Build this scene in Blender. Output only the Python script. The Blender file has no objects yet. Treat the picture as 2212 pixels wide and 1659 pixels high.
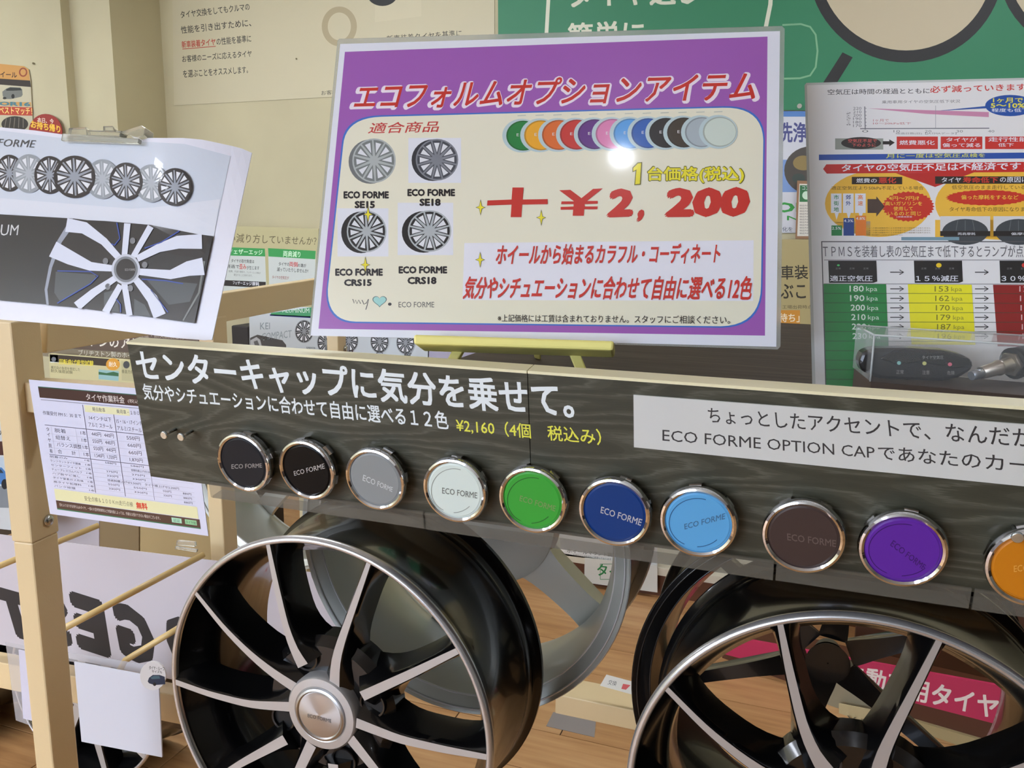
import bpy, bmesh, math, random
import numpy as np
from mathutils import Vector, Matrix
random.seed(7)
C = bpy.context.scene.collection
S = bpy.context.scene
PI = math.pi
H = 1.35                                   # eye height above the shop floor
# ---------------------------------------------------------------- camera
F, CX, CY = 1789.0, 1106.0, 829.5
dX = Vector((0.93841, 0.07359, -0.33759)); dZ = Vector((0.01254, -0.98367, -0.17957))
dX.normalize(); dZ = (dZ - dX*dZ.dot(dX)).normalized(); dY = dZ.cross(dX).normalized()
cam_d = bpy.data.cameras.new('camera'); cam = bpy.data.objects.new('camera', cam_d); C.objects.link(cam)
cam_d.sensor_width = 36; cam_d.lens = F/2212*36; cam_d.clip_start = .02
R3 = Matrix(((dX.x, -dX.y, -dX.z), (dY.x, -dY.y, -dY.z), (dZ.x, -dZ.y, -dZ.z)))
cam.matrix_world = Matrix.Translation((0, 0, H)) @ R3.to_4x4()
S.camera = cam
O = Vector((0, 0, H))
# ---------------------------------------------------------------- world, exposure
S.view_settings.view_transform = 'Standard'; S.view_settings.look = 'None'
S.view_settings.gamma = 1; S.view_settings.use_curve_mapping = False
S.view_settings.exposure = 0.13
LAMP = 38.0
w = bpy.data.worlds.new('world'); S.world = w; w.use_nodes = True
w.node_tree.nodes['Background'].inputs[0].default_value = (.9, .93, 1, 1)
w.node_tree.nodes['Background'].inputs[1].default_value = .35
# ---------------------------------------------------------------- geometry of rays and planes
def ray(x, y):
    v = (x-CX, y-CY, F)
    return Vector((sum(a*b for a, b in zip(v, dX)), sum(a*b for a, b in zip(v, dY)), sum(a*b for a, b in zip(v, dZ))))
class Plane:
    def __init__(s, p, n):
        s.p = Vector(p); s.n = Vector(n).normalized()
        if s.n.dot(s.p-O) > 0: s.n = -s.n                      # faces the viewer
    def at(s, x, y, lift=0.0):
        r = ray(x, y); t = s.n.dot(s.p-O)/s.n.dot(r)
        return O + r*(t*(1-lift))
def atY(x, y, Y): r = ray(x, y); return O + r*(Y/r.y)
def atZ(x, y, Z): r = ray(x, y); return O + r*((Z-H)/r.z)
def PY(Y): return Plane((0, Y, 0), (0, -1, 0))
def P3(a, b, c): return Plane(a, (b-a).cross(c-a))
# ---------------------------------------------------------------- materials
def lin(c): c = c/255; return c/12.92 if c <= .04045 else ((c+.055)/1.055)**2.4
MC = {}
def mat(col, rough=.5, metal=0, coat=0, spec=.5, emit=0, alpha=None, trans=0, bump=0, bscale=80, name=None, kind=None):
    key = (col, rough, metal, coat, spec, emit, alpha, trans, bump, bscale, kind)
    if key in MC: return MC[key]
    m = bpy.data.materials.new(name or 'surface'); m.use_nodes = True
    nt = m.node_tree; b = nt.nodes['Principled BSDF']
    c = (lin(col[0]), lin(col[1]), lin(col[2]), 1)
    b.inputs['Base Color'].default_value = c; b.inputs['Roughness'].default_value = rough
    b.inputs['Metallic'].default_value = metal; b.inputs['Coat Weight'].default_value = coat
    b.inputs['Coat Roughness'].default_value = .07
    b.inputs['Specular IOR Level'].default_value = spec
    b.inputs['Transmission Weight'].default_value = trans
    if alpha is not None: b.inputs['Alpha'].default_value = alpha
    if emit:
        b.inputs['Emission Color'].default_value = c; b.inputs['Emission Strength'].default_value = emit
    N = nt.nodes; L = nt.links
    tc = N.new('ShaderNodeTexCoord')
    def noise(sc, det=4, vec=None, rough_=.5):
        n = N.new('ShaderNodeTexNoise'); n.inputs['Scale'].default_value = sc; n.inputs['Detail'].default_value = det
        n.inputs['Roughness'].default_value = rough_
        L.new(vec if vec else tc.outputs['Object'], n.inputs['Vector']); return n
    def mapping(scale, rot=(0, 0, 0)):
        mp = N.new('ShaderNodeMapping'); mp.inputs['Scale'].default_value = scale; mp.inputs['Rotation'].default_value = rot
        L.new(tc.outputs['Object'], mp.inputs['Vector']); return mp.outputs[0]
    def ramp(fac, stops):
        r = N.new('ShaderNodeValToRGB'); e = r.color_ramp.elements
        while len(e) < len(stops): e.new(.5)
        for i, (p, cc) in enumerate(stops): e[i].position = p; e[i].color = (lin(cc[0]), lin(cc[1]), lin(cc[2]), 1)
        L.new(fac, r.inputs[0]); return r.outputs[0]
    if kind == 'grain':        # dark printed wood grain with paler wandering lines
        n = noise(1.0, 1.5, mapping((3.4, 1, 17), (0, .03, 0))); fn = noise(30, 5, mapping((2, 3, 40)))
        ml = N.new('ShaderNodeMath'); ml.operation = 'MULTIPLY'; ml.inputs[1].default_value = 15; L.new(n.outputs[0], ml.inputs[0])
        fr_ = N.new('ShaderNodeMath'); fr_.operation = 'FRACT'; L.new(ml.outputs[0], fr_.inputs[0])
        mx = N.new('ShaderNodeMath'); mx.operation = 'MULTIPLY_ADD'; mx.inputs[1].default_value = .55
        L.new(fn.outputs[0], mx.inputs[0]); hf = N.new('ShaderNodeMath'); hf.operation = 'MULTIPLY'; hf.inputs[1].default_value = .7; L.new(fr_.outputs[0], hf.inputs[0]); L.new(hf.outputs[0], mx.inputs[2])
        L.new(ramp(mx.outputs[0], [(.12, (68, 68, 56)), (.4, (57, 57, 46)), (.64, (63, 63, 51)), (.74, (86, 86, 74)), (.86, (68, 68, 56))]), b.inputs['Base Color'])
    if kind == 'plank':
        n = noise(3, 6, mapping((1.2, 14, 1))); oi = N.new('ShaderNodeObjectInfo')
        a = N.new('ShaderNodeMath'); a.operation = 'MULTIPLY_ADD'; a.inputs[1].default_value = .35
        L.new(oi.outputs['Random'], a.inputs[0]); L.new(n.outputs[0], a.inputs[2])
        L.new(ramp(a.outputs[0], [(.3, (150, 104, 62)), (.62, (186, 139, 90)), (.95, (204, 160, 110))]), b.inputs['Base Color'])
    if kind == 'darkwood':
        n = noise(4, 7, mapping((1.5, 22, 1)))
        L.new(ramp(n.outputs[0], [(.25, (44, 34, 27)), (.55, (66, 54, 45)), (.8, (86, 73, 60))]), b.inputs['Base Color'])
    if kind == 'wallpaper':
        n = noise(2.2, 3)
        d = tuple(max(0, int(x*.955)) for x in col)
        L.new(ramp(n.outputs[0], [(.35, d), (.65, col)]), b.inputs['Base Color'])
    if kind == 'brushed':      # radial machining marks
        sp = N.new('ShaderNodeSeparateXYZ'); L.new(tc.outputs['Object'], sp.inputs[0])
        at = N.new('ShaderNodeMath'); at.operation = 'ARCTAN2'; L.new(sp.outputs[2], at.inputs[0]); L.new(sp.outputs[0], at.inputs[1])
        tg = N.new('ShaderNodeTangent'); tg.direction_type = 'RADIAL'; tg.axis = 'Y'
        b.inputs['Anisotropic'].default_value = .9; L.new(tg.outputs[0], b.inputs['Tangent'])
    if bump:
        n = noise(bscale, 3); bp = N.new('ShaderNodeBump'); bp.inputs['Strength'].default_value = bump; bp.inputs['Distance'].default_value = .004
        L.new(n.outputs[0], bp.inputs['Height']); L.new(bp.outputs[0], b.inputs['Normal'])
    MC[key] = m; return m
def paper(c): return mat(c, .55, bump=0)
def gloss(c): return mat(c, .28, coat=.6, spec=.5)
# ---------------------------------------------------------------- object helpers
def link(name, me, parent=None, mats=()):
    o = bpy.data.objects.new(name, me); C.objects.link(o)
    if me is not None:
        for m in mats: me.materials.append(m)
    if parent is not None: o.parent = parent; o.matrix_parent_inverse = Matrix.Translation(-parent.location) if parent.rotation_euler[:] == (0, 0, 0) else parent.matrix_basis.inverted()
    return o
def thing(name, label, cat, loc=(0, 0, 0), group=None):
    o = link(name, None); o.location = loc; o.empty_display_size = .05
    o['label'] = label; o['category'] = cat
    if group: o['group'] = group
    return o
def tag(o, label, cat, group=None):
    o['label'] = label; o['category'] = cat
    if group: o['group'] = group
    return o
def struct(o): o['kind'] = 'structure'; return o
def mesh(name, vs, fs, mats, parent=None, mi=None, smooth=False):
    me = bpy.data.meshes.new(name); me.from_pydata([tuple(v) for v in vs], [], fs)
    o = link(name, me, parent, mats if isinstance(mats, (list, tuple)) else [mats])
    if mi: me.polygons.foreach_set('material_index', mi)
    if smooth: me.polygons.foreach_set('use_smooth', [True]*len(me.polygons))
    me.update(); return o
BF = [(0, 3, 2, 1), (4, 5, 6, 7), (0, 1, 5, 4), (1, 2, 6, 5), (2, 3, 7, 6), (3, 0, 4, 7)]
def fixn(o):
    bm = bmesh.new(); bm.from_mesh(o.data); bmesh.ops.recalc_face_normals(bm, faces=bm.faces); bm.to_mesh(o.data); bm.free()
def bevel(o, wd, seg=2):
    bm = bmesh.new(); bm.from_mesh(o.data); bmesh.ops.recalc_face_normals(bm, faces=bm.faces)
    bmesh.ops.bevel(bm, geom=list(bm.edges), offset=wd, segments=seg, affect='EDGES', profile=.5)
    bm.to_mesh(o.data); bm.free(); return o
def prism(name, pts, back, m, parent=None, bev=0, mi=None):
    """closed slab: pts = front outline (Vectors), back = offset vector"""
    n = len(pts); vs = list(pts)+[p+back for p in pts]
    fs = [tuple(range(n)), tuple(range(2*n-1, n-1, -1))]+[(i, i+n, (i+1) % n+n, (i+1) % n) for i in range(n)]
    o = mesh(name, vs, fs, m, parent, mi); fixn(o)
    if bev: bevel(o, bev)
    return o
def pslab(name, pix, pl, th, m, parent=None, bev=0, lift=0):
    return prism(name, [pl.at(x, y, lift) for x, y in pix], -pl.n*th, m, parent, bev)
def box(name, lo, hi, m, parent=None, bev=0):
    (a, b, c), (d, e, f) = lo, hi
    o = mesh(name, [(a, b, c), (d, b, c), (d, e, c), (a, e, c), (a, b, f), (d, b, f), (d, e, f), (a, e, f)], BF, m, parent)
    if bev: bevel(o, bev)
    return o
def obox(name, p, ux, uy, uz, m, parent=None, bev=0):
    p = Vector(p); ux = Vector(ux); uy = Vector(uy); uz = Vector(uz)
    o = mesh(name, [p, p+ux, p+ux+uy, p+uy, p+uz, p+ux+uz, p+ux+uy+uz, p+uy+uz], BF, m, parent); fixn(o)
    if bev: bevel(o, bev)
    return o
def tube(name, pts, r, m, parent=None, seg=12, caps=True):
    pts = [Vector(p) for p in pts]; vs = []; fs = []; up = None
    for i, p in enumerate(pts):
        d = (pts[min(i+1, len(pts)-1)]-pts[max(i-1, 0)]).normalized()
        if up is None: up = Vector((0, 0, 1)) if abs(d.z) < .9 else Vector((1, 0, 0))
        s = d.cross(up).normalized(); up = s.cross(d).normalized()
        rr = r[i] if isinstance(r, (list, tuple)) else r
        for k in range(seg): a = 2*PI*k/seg; vs.append(p+s*rr*math.cos(a)+up*rr*math.sin(a))
    for i in range(len(pts)-1):
        for k in range(seg): fs.append((i*seg+k, i*seg+(k+1) % seg, (i+1)*seg+(k+1) % seg, (i+1)*seg+k))
    if caps: fs += [tuple(range(seg))[::-1], tuple(range((len(pts)-1)*seg, len(pts)*seg))]
    o = mesh(name, vs, fs, m, parent, smooth=True); fixn(o)
    for p in o.data.polygons:
        if len(p.vertices) > 4: p.use_smooth = False
    return o
def lathe(name, prof, m, parent=None, seg=96, close=True, sharp=35, M=None):
    """profile of (r, y) turned about the local y axis"""
    n = len(prof); vs = []; fs = []
    for k in range(seg):
        a = 2*PI*k/seg; ca, sa = math.cos(a), math.sin(a)
        for r, y in prof:
            v = Vector((r*ca, y, r*sa)); vs.append(M @ v if M else v)
    for k in range(seg):
        k2 = (k+1) % seg
        for i in range(n if close else n-1):
            j = (i+1) % n; fs.append((k*n+i, k*n+j, k2*n+j, k2*n+i))
    o = mesh(name, vs, fs, m, parent, smooth=True)
    bm = bmesh.new(); bm.from_mesh(o.data); bmesh.ops.remove_doubles(bm, verts=bm.verts, dist=1e-6)
    bmesh.ops.recalc_face_normals(bm, faces=bm.faces)
    for e in bm.edges:
        if len(e.link_faces) == 2 and e.calc_face_angle(0) > math.radians(sharp): e.smooth = False
    bm.to_mesh(o.data); bm.free(); return o
# ---------------------------------------------------------------- flat print: lettering and artwork on a surface
TC = {}
def glyphs(s, bold):
    if (s, bold) in TC: return TC[(s, bold)]
    cu = bpy.data.curves.new('t', 'FONT'); cu.body = s; cu.resolution_u = 2; cu.fill_mode = 'FRONT'
    o = bpy.data.objects.new('t', cu); C.objects.link(o)
    dg = bpy.context.evaluated_depsgraph_get(); ev = o.evaluated_get(dg); me = ev.to_mesh()
    vs = np.array([v.co[:2] for v in me.vertices]) if len(me.vertices) else np.zeros((0, 2))
    fs = [tuple(p.vertices) for p in me.polygons]; ev.to_mesh_clear()
    bpy.data.objects.remove(o); bpy.data.curves.remove(cu)
    lay = np.zeros(len(vs))
    if len(vs):
        if bold > 0:               # heavier strokes: the outline struck several times around itself
            k = 12 if bold > .06 else (8 if bold > .03 else 4); V = [vs]; Fs = list(fs); Ls = [lay]; n0 = len(vs)
            for ring_, rr_ in ((1, bold), (2, bold*.55)) if bold > .06 else ((1, bold),):
                for i in range(k):
                    a = 2*PI*i/k+PI/4; V.append(vs+np.array([math.cos(a), math.sin(a)])*rr_); Fs += [tuple(j+n0*(len(V)-1) for j in f) for f in fs]; Ls.append(np.full(n0, (len(V)-1)*.04))
            vs = np.concatenate(V); fs = Fs; lay = np.concatenate(Ls)
        lo = vs.min(0); hi = vs.max(0); vs = (vs-lo)/(hi-lo)
    TC[(s, bold)] = (vs, fs, lay); return vs, fs, lay
def hom(q):        # unit square (0,0)(1,0)(1,1)(0,1) -> pixel quad BL BR TR TL
    A = []; B = []
    for (u, v), (x, y) in zip(((0, 0), (1, 0), (1, 1), (0, 1)), q):
        A.append([u, v, 1, 0, 0, 0, -u*x, -v*x]); B.append(x); A.append([0, 0, 0, u, v, 1, -u*y, -v*y]); B.append(y)
    h = np.append(np.linalg.solve(np.array(A, float), np.array(B, float)), 1).reshape(3, 3)
    def f(u, v): p = h @ (u, v, 1); return p[0]/p[2], p[1]/p[2]
    return f
class Sheet:
    EPS = 1.6e-5
    def __init__(s, surf, m=paper, frame=None):
        s.surf = surf; s.m = m; s.frame = frame or (lambda x, y: (x, y)); s.parts = {}; s.L = 2; s.k = 0; s.join = False; s.art = 'printed_artwork'
    def up(s): s.L += 1
    def add(s, part, pts, faces, col, lay=None):
        if part == 'printed_artwork': part = s.art
        d = s.parts.setdefault(part, ([], [], [], []))
        if col not in d[3]: d[3].append(col)
        n = len(d[0]); k = d[3].index(col)
        for i, (x, y) in enumerate(pts):
            X, Y = s.frame(x, y); d[0].append(s.surf(X, Y, (s.L+(lay[i] if lay is not None else 0))*s.EPS))
        for f in faces: d[1].append(tuple(n+i for i in f)); d[2].append(k)
    def poly(s, pts, col, part='printed_artwork'): s.add(part, pts, [tuple(range(len(pts)))], col)
    def rect(s, x0, y0, x1, y1, col, part='printed_artwork'): s.poly([(x0, y0), (x1, y0), (x1, y1), (x0, y1)], col, part)
    def ell(s, cx, cy, rx, ry, col, rot=0, n=32, spike=0, part='printed_artwork'):
        pts = []
        if spike: n = 64
        for i in range(n):
            a = 2*PI*i/n; q = 1-(spike if i % 2 else 0); x = rx*q*math.cos(a); y = ry*q*math.sin(a)
            pts.append((cx+x*math.cos(rot)-y*math.sin(rot), cy+x*math.sin(rot)+y*math.cos(rot)))
        s.poly(pts, col, part)
    def ring(s, cx, cy, rx, ry, t, col, n=40, a0=0, a1=2*PI, part='printed_artwork'):
        pts = []; fs = []
        for i in range(n+1):
            a = a0+(a1-a0)*i/n
            pts += [(cx+rx*math.cos(a), cy+ry*math.sin(a)), (cx+(rx-t)*math.cos(a), cy+(ry-t)*math.sin(a))]
            if i < n: fs.append((2*i, 2*i+1, 2*i+3, 2*i+2))
        s.add(part, pts, fs, col)
    def line(s, pts, wd, col, part='printed_artwork'):
        n = len(pts); out = []
        for i, (x, y) in enumerate(pts):
            a = pts[max(i-1, 0)]; b = pts[min(i+1, n-1)]; dx, dy = b[0]-a[0], b[1]-a[1]; l = math.hypot(dx, dy) or 1
            w2 = (wd[i] if isinstance(wd, (list, tuple)) else wd)/2
            out += [(x-dy/l*w2, y+dx/l*w2), (x+dy/l*w2, y-dx/l*w2)]
        s.add(part, out, [(2*i, 2*i+1, 2*i+3, 2*i+2) for i in range(n-1)], col)
    def text(s, t, q, col, bold=0.0, part='lettering'):
        """q: (x0,y0,x1,y1) box, or 4 corners BL BR TR TL"""
        if len(q) == 4 and not isinstance(q[0], (tuple, list)):
            x0, y0, x1, y1 = q; q = ((x0, y1), (x1, y1), (x1, y0), (x0, y0))
        vs, fs, lay = glyphs(t, bold)
        if len(vs) == 0: return
        f = hom(q); P = [s.frame(*p) for p in q]
        hgt = math.hypot(P[0][0]-P[3][0], P[0][1]-P[3][1])
        if part == 'lettering':
            if hgt >= 9 and not s.join: s.k += 1; part = 'lettering#%d' % s.k
            else: part = 'small_print'
        s.add(part, [f(u, v) for u, v in vs], fs, col, lay)
    def wheel(s, cx, cy, rx, ry, dark, light, n=10, back=None, shift=(-10, 0)):
        old = s.art; s.k += 1; s.art = 'wheel_picture#%d' % s.k
        if back: s.ell(cx+shift[0], cy+shift[1], rx, ry, back); s.up()
        s.ell(cx, cy, rx, ry, light); s.up(); s.ell(cx, cy, rx*.93, ry*.93, dark); s.up()
        for k in range(n):
            a = 2*PI*k/n+.25; a2 = 2*PI*(k+.5)/n+.25
            s.poly([(cx+rx*.82*math.cos(a2-.16), cy+ry*.82*math.sin(a2-.16)), (cx+rx*.82*math.cos(a2+.16), cy+ry*.82*math.sin(a2+.16)),
                    (cx+rx*.35*math.cos(a2), cy+ry*.35*math.sin(a2))], (226, 228, 232))
        s.up()
        for k in range(n):
            a = 2*PI*k/n+.25
            s.line([(cx+rx*.93*math.cos(a), cy+ry*.93*math.sin(a)), (cx+rx*.1*math.cos(a+.1), cy+ry*.1*math.sin(a+.1))], [rx*.07, rx*.13], light)
        s.up(); s.ell(cx, cy, rx*.16, ry*.16, light, n=14); s.art = old
    def build(s, parent):
        out = []
        for part, (v, f, mi, cols) in s.parts.items():
            o = mesh(part.split('#')[0], v, f, [s.m(c) for c in cols], parent, mi); out.append(o)
            if part == 'small_print': o['kind'] = 'stuff'
        return out
def poster(name, label, cat, pix, pl, bg, th=.002, m=paper, group=None, part='backing_sheet', frame=None):
    c = pl.at(*pix[0]); t = thing(name, label, cat, c, group)
    pslab(part, pix, pl, th, m(bg), t)
    return t, Sheet(pl.at, m, frame)
K = (35, 32, 32); W = (232, 234, 240); RED = (200, 50, 42)

# ================================================================ THE ROOM
FZ, CZ = 0.0, 2.75
wallm = mat((197, 188, 152), .75, kind='wallpaper')
WY = 3.5
x0c = atY(362, 300, WY).x
def sbox(name, lo, hi, m): return struct(box(name, lo, hi, m))
floor = struct(box('floor', (-6, -6, -.06), (5, 3.6, -.004), mat((60, 42, 28), .8)))
pm = mat((186, 139, 90), .36, kind='plank')
pl_me = None; npk = 0
for iy in range(31):
    yy = -1.8+iy*.172
    for ix in range(7):
        xx = -3.6+ix*.91+(iy % 3)*.3
        if pl_me is None:
            o = box('plank', (0, 0, 0), (.907, .1695, .004), pm); bevel(o, .0008, 1); pl_me = o.data
            o.parent = floor
        else:
            o = bpy.data.objects.new('plank', pl_me); C.objects.link(o); o.parent = floor
        o.location = (xx, yy, -.004)
wb = sbox('wall_back', (x0c, WY, 0), (5, WY+.1, CZ), wallm)
sbox('wall_left', (-6.1, -6, 0), (-6, 3.6, CZ), wallm)
sbox('wall_right', (5, -6, 0), (5.1, 3.6, CZ), mat((150, 144, 128), .7))
sbox('wall_front', (-6, -6.1, 0), (5, -6, CZ), mat((214, 212, 204), .7))
ceil = sbox('ceiling', (-6.1, -6.1, CZ), (5.1, 3.7, CZ+.1), mat((235, 235, 230), .8))
win = struct(box('window_1', (-5.9, -6.0, .75), (-1.0, -5.985, 2.2), mat((200, 200, 196), .5)))
for k in range(4): box('pane', (-5.83+k*1.2, -5.985, .82), (-5.83+k*1.2+1.12, -5.975, 2.13), mat((214, 230, 255), .4, emit=9.0), win)
yp = WY*abs(ray(362, 300).x/ray(362, 300).y)/abs(ray(246, 150).x/ray(246, 150).y)
xs = atY(160, 150, yp).x
sbox('wall_pillar', (xs, yp, 0), (x0c, WY+.1, CZ), wallm)
sbox('wall_back_left', (-6, yp-.05, 0), (xs, WY+.1, CZ), wallm)
# ceiling lamps: long fluorescent fixtures in rows (outside the view; they light the shop and show in the chrome)
def lamp(x, y, lx, ly, lab):
    t = thing('ceiling_light', lab, 'light', (x, y, CZ), 'fluorescent ceiling fixtures')
    box('housing', (x-lx/2-.03, y-ly/2-.03, CZ-.05), (x+lx/2+.03, y+ly/2+.03, CZ-.001), mat((225, 225, 222), .5), t)
    box('tube', (x-lx/2, y-ly/2, CZ-.075), (x+lx/2, y+ly/2, CZ-.052), mat((236, 242, 255), .5, emit=LAMP), t)
for y in (-4.6, -2.75):
    for x in (-5.0, -3.3, -1.55): lamp(x, y, 1.25, .25, 'white fluorescent ceiling light fixture above the shop floor')
for x in (-5.1, -3.3): lamp(x, -1.75, 1.25, .25, 'white fluorescent ceiling light fixture above the shop floor')
for x in (-4.6, -1.9, .8): lamp(x, 2.1, 1.25, .12, 'white fluorescent ceiling light fixture above the shop floor')
for x, y in ((.04, -.67), (-2.6, -.22), (3.2, -.67)):
    t = thing('downlight', 'small round recessed ceiling downlight with white trim', 'light', (x, y, CZ), 'round ceiling downlights')
    tube('trim', [(x, y, CZ-.006), (x, y, CZ-.001)], .075, mat((230, 230, 226), .4), t, 32)
    tube('bulb', [(x, y, CZ-.016), (x, y, CZ-.0065)], .034, mat((236, 242, 255), .5, emit=LAMP*2.2), t, 24)

# ================================================================ POSTERS ON THE BACK WALL
wp = PY(WY-.003)
t, s = poster('wall_poster', 'large cream wall poster with black Japanese paragraphs and grey ring', 'poster',
              [(371, -70), (1068, -90), (1068, 190), (376, 228)], wp, (198, 189, 156))
s.text('タイヤ交換をしてもクルマの', ((391, 40), (540, 22), (538, 6), (389, 24)), K, .008)
s.text('性能を引き出すために、', ((392, 73), (543, 57), (542, 40), (390, 57)), K, .008)
s.text('新車装着タイヤ', ((393, 104), (466, 98), (465, 82), (392, 89)), (178, 62, 44), .02)
s.line([(394, 106), (466, 100)], 1.5, (178, 62, 44))
s.text('の性能を基準に', ((468, 98), (543, 91), (542, 75), (467, 82)), K, .008)
s.text('お客様のニーズに応えるタイヤ', ((394, 135), (544, 123), (543, 108), (393, 120)), K, .008)
s.text('を選ぶことをオススメします。', ((396, 168), (536, 158), (535, 143), (395, 152)), K, .008)
s.text('お客様のカーライフ', ((694, 206), (800, 198), (800, 188), (694, 196)), K)
s.art = 'grey_ring'; s.ring(733, 57, 38, 43, 13, (170, 156, 122))
s.art = 'pale_panel'; s.poly([(810, 48), (910, 35), (910, -60), (810, -50)], (203, 194, 161)); s.up()
s.art = 'black_dot'; s.ell(826, -13, 33, 26, (30, 30, 28)); s.text('新車装着タイヤを基準に', ((836, 93), (998, 80), (997, 64), (835, 77)), K)
s.build(t)
tube('wall_pin', [atY(640, 127, WY-.008), atY(640, 127, WY+.001)], .004, mat((130, 120, 90), .5), None, 10)
tag(bpy.data.objects['wall_pin'], 'small dull pin in the cream poster below the grey ring', 'pin')
tube('wall_screw', [atY(72, 137, yp-.058), atY(72, 137, yp-.049)], .005, mat((120, 112, 80), .5), None, 10)
tag(bpy.data.objects['wall_screw'], 'tiny screw head in the beige wall above the orange poster', 'screw')
wp2 = PY(WY-.012); G = (42, 122, 82)
t, s = poster('green_banner', 'large green wall banner with black outlined circle and white Japanese lettering', 'banner',
              [(1075, -120), (2420, -190), (2420, 238), (1077, 238)], wp2, G, .003)
wh = (214, 214, 190)
s.text('タイヤ選び', ((1228, 18), (1520, 8), (1520, -52), (1226, -42)), wh, .03)
s.text('簡単に', ((1228, 108), (1393, 100), (1392, 42), (1226, 50)), wh, .025)
s.line([(1188, -60), (1180, 80), (1184, 120)], 8, wh); s.line([(1668, -60), (1664, 10), (1654, 60), (1630, 100)], 9, wh)
s.art = 'thin_outline'; s.line([(1690, 54), (1730, 52), (1750, 58), (1762, 75), (1766, 110), (1762, 145), (1750, 163), (1728, 169), (1690, 170)], 4, (120, 172, 130))
s.art = 'black_circle'; s.ell(1957, -78, 212, 213, (28, 26, 22), n=72); s.ell(2335, -75, 180, 185, (28, 26, 22), n=48)
s.art = 'black_handle'; s.poly([(1820, 113), (1842, 124), (1806, 182), (1776, 182)], (28, 26, 22)); s.up()
s.art = 'circle_centre'; s.ell(1957, -80, 189, 189, (196, 182, 150), n=72); s.ell(2335, -75, 158, 162, (196, 182, 150), n=48)
s.build(t)
tube('eyelet', [wp2.at(1727, 229, .002), wp2.at(1727, 229, -.001)], .009, mat((190, 185, 170), .3, metal=.8), t, 16)
# posters seen in the gap between the two standing sheets
t, s = poster('wash_poster', 'pale blue wall poster with dark blue Japanese heading and round photo', 'poster',
              [(1600, 240), (1840, 240), (1840, 503), (1600, 503)], PY(WY-.006), (206, 208, 214))
s.rect(1600, 240, 1840, 252, (84, 128, 190)); s.text('洗浄', (1680, 264, 1745, 308), (72, 76, 130), .03)
s.art = 'round_photo'; s.rect(1690, 345, 1800, 415, (120, 150, 200)); s.up(); s.ell(1752, 368, 58, 52, (74, 68, 60)); s.up(); s.ell(1735, 352, 22, 16, (140, 120, 70)); s.ell(1725, 385, 14, 10, (58, 70, 62))
s.text('OIL', (1672, 437, 1760, 459), (48, 150, 60), .04); s.text('NISI', (1700, 466, 1760, 476), (48, 150, 60), .02)
s.text('化を', (1690, 490, 1712, 500), (60, 70, 80)); s.build(t)
t, s = poster('framed_notice', 'small wooden framed notice with green heading beside the purple sign', 'notice',
              [(1722, 390), (1800, 393), (1796, 516), (1718, 516)], PY(WY-.03), (150, 112, 78), .02, part='frame')
s.poly([(1727, 397), (1800, 399), (1796, 510), (1722, 510)], (222, 218, 205)); s.up()
s.poly([(1728, 400), (1800, 402), (1799, 436), (1727, 436)], (46, 112, 62)); s.up(); s.text('コン', (1733, 402, 1748, 410), W)
s.ell(1742, 422, 9, 9, (200, 226, 200))
for k in range(11): s.text('保証内容点検一覧', (1727, 442+k*6, 1770, 446+k*6), (90, 84, 80))
s.build(t)
t, s = poster('beige_notice_board', 'beige notice panel with dark Japanese text between the purple sign and the pressure chart', 'poster',
              [(1560, 517), (1840, 517), (1840, 760), (1560, 760)], PY(WY-.08), (172, 158, 110), .01)
s.text('新車装', ((1655, 605), (1746, 603), (1745, 572), (1655, 574)), (44, 40, 28), .015)
s.text('ぶこと', ((1684, 645), (1772, 645), (1772, 613), (1684, 613)), (44, 40, 28), .015)
s.text('工場出荷時点で', ((1690, 667), (1765, 667), (1765, 659), (1690, 659)), (80, 72, 48))
s.rect(1650, 670, 1728, 700, (200, 138, 44)); s.up(); s.text('待ち」', (1683, 677, 1727, 696), (240, 228, 200), .02); s.build(t)
# left wall posters
lp = PY(yp-.056)
t, s = poster('wheel_poster', 'orange topped wall poster with grey van and red Japanese banner', 'poster',
              [(-60, 132), (52, 143), (62, 150), (66, 175), (72, 290), (70, 400), (-60, 400)], lp, (190, 182, 152))
s.poly([(-60, 132), (52, 143), (62, 150), (65, 174), (-60, 166)], (196, 142, 68)); s.poly([(-60, 166), (65, 174), (67, 188), (-60, 178)], (40, 28, 20)); s.up()
s.text('ホイール', ((-12, 166), (37, 168), (36, 156), (-12, 154)), (60, 26, 12), .03); s.ring(50, 156, 9, 10, 3, (140, 60, 30))
# van picture
s.poly([(5, 198), (14, 191), (22, 188), (44, 189), (48, 193), (49, 205), (46, 209), (24, 214), (12, 214), (6, 208)], (112, 114, 106)); s.up()
s.poly([(13, 193), (22, 189), (44, 190), (47, 195), (27, 196), (14, 196)], (40, 42, 38)); s.ell(28, 208, 3.5, 5, (24, 24, 20)); s.ell(10, 212, 4, 2.5, (30, 30, 26))
s.poly([(-60, 218), (67, 221), (68, 230), (-60, 226)], (196, 150, 84)); s.up(); s.text('OR16', ((-2, 228), (66, 230), (66, 221), (-2, 219)), (70, 120, 130), .05)
s.poly([(-60, 228), (70, 232), (70, 250), (-60, 247)], (178, 62, 40)); s.up(); s.text('ベストマッチ！', ((-2, 246), (70, 248), (69, 233), (-2, 231)), (240, 214, 120), .015)
s.ell(32, 268, 29, 17, (50, 46, 40)); s.up()
for k in range(5): s.line([(10+k*10, 276), (14+k*9, 254)], 1.5, (120, 114, 100))
s.build(t)
t, s = poster('round_sticker', 'round dark red sticker with yellow Japanese lettering above the curled sheet', 'sticker',
              [(98+36*math.cos(2*PI*k/28), 284+38*math.sin(2*PI*k/28)) for k in range(28)], PY(yp-.07), (150, 44, 34), .003)
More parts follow.
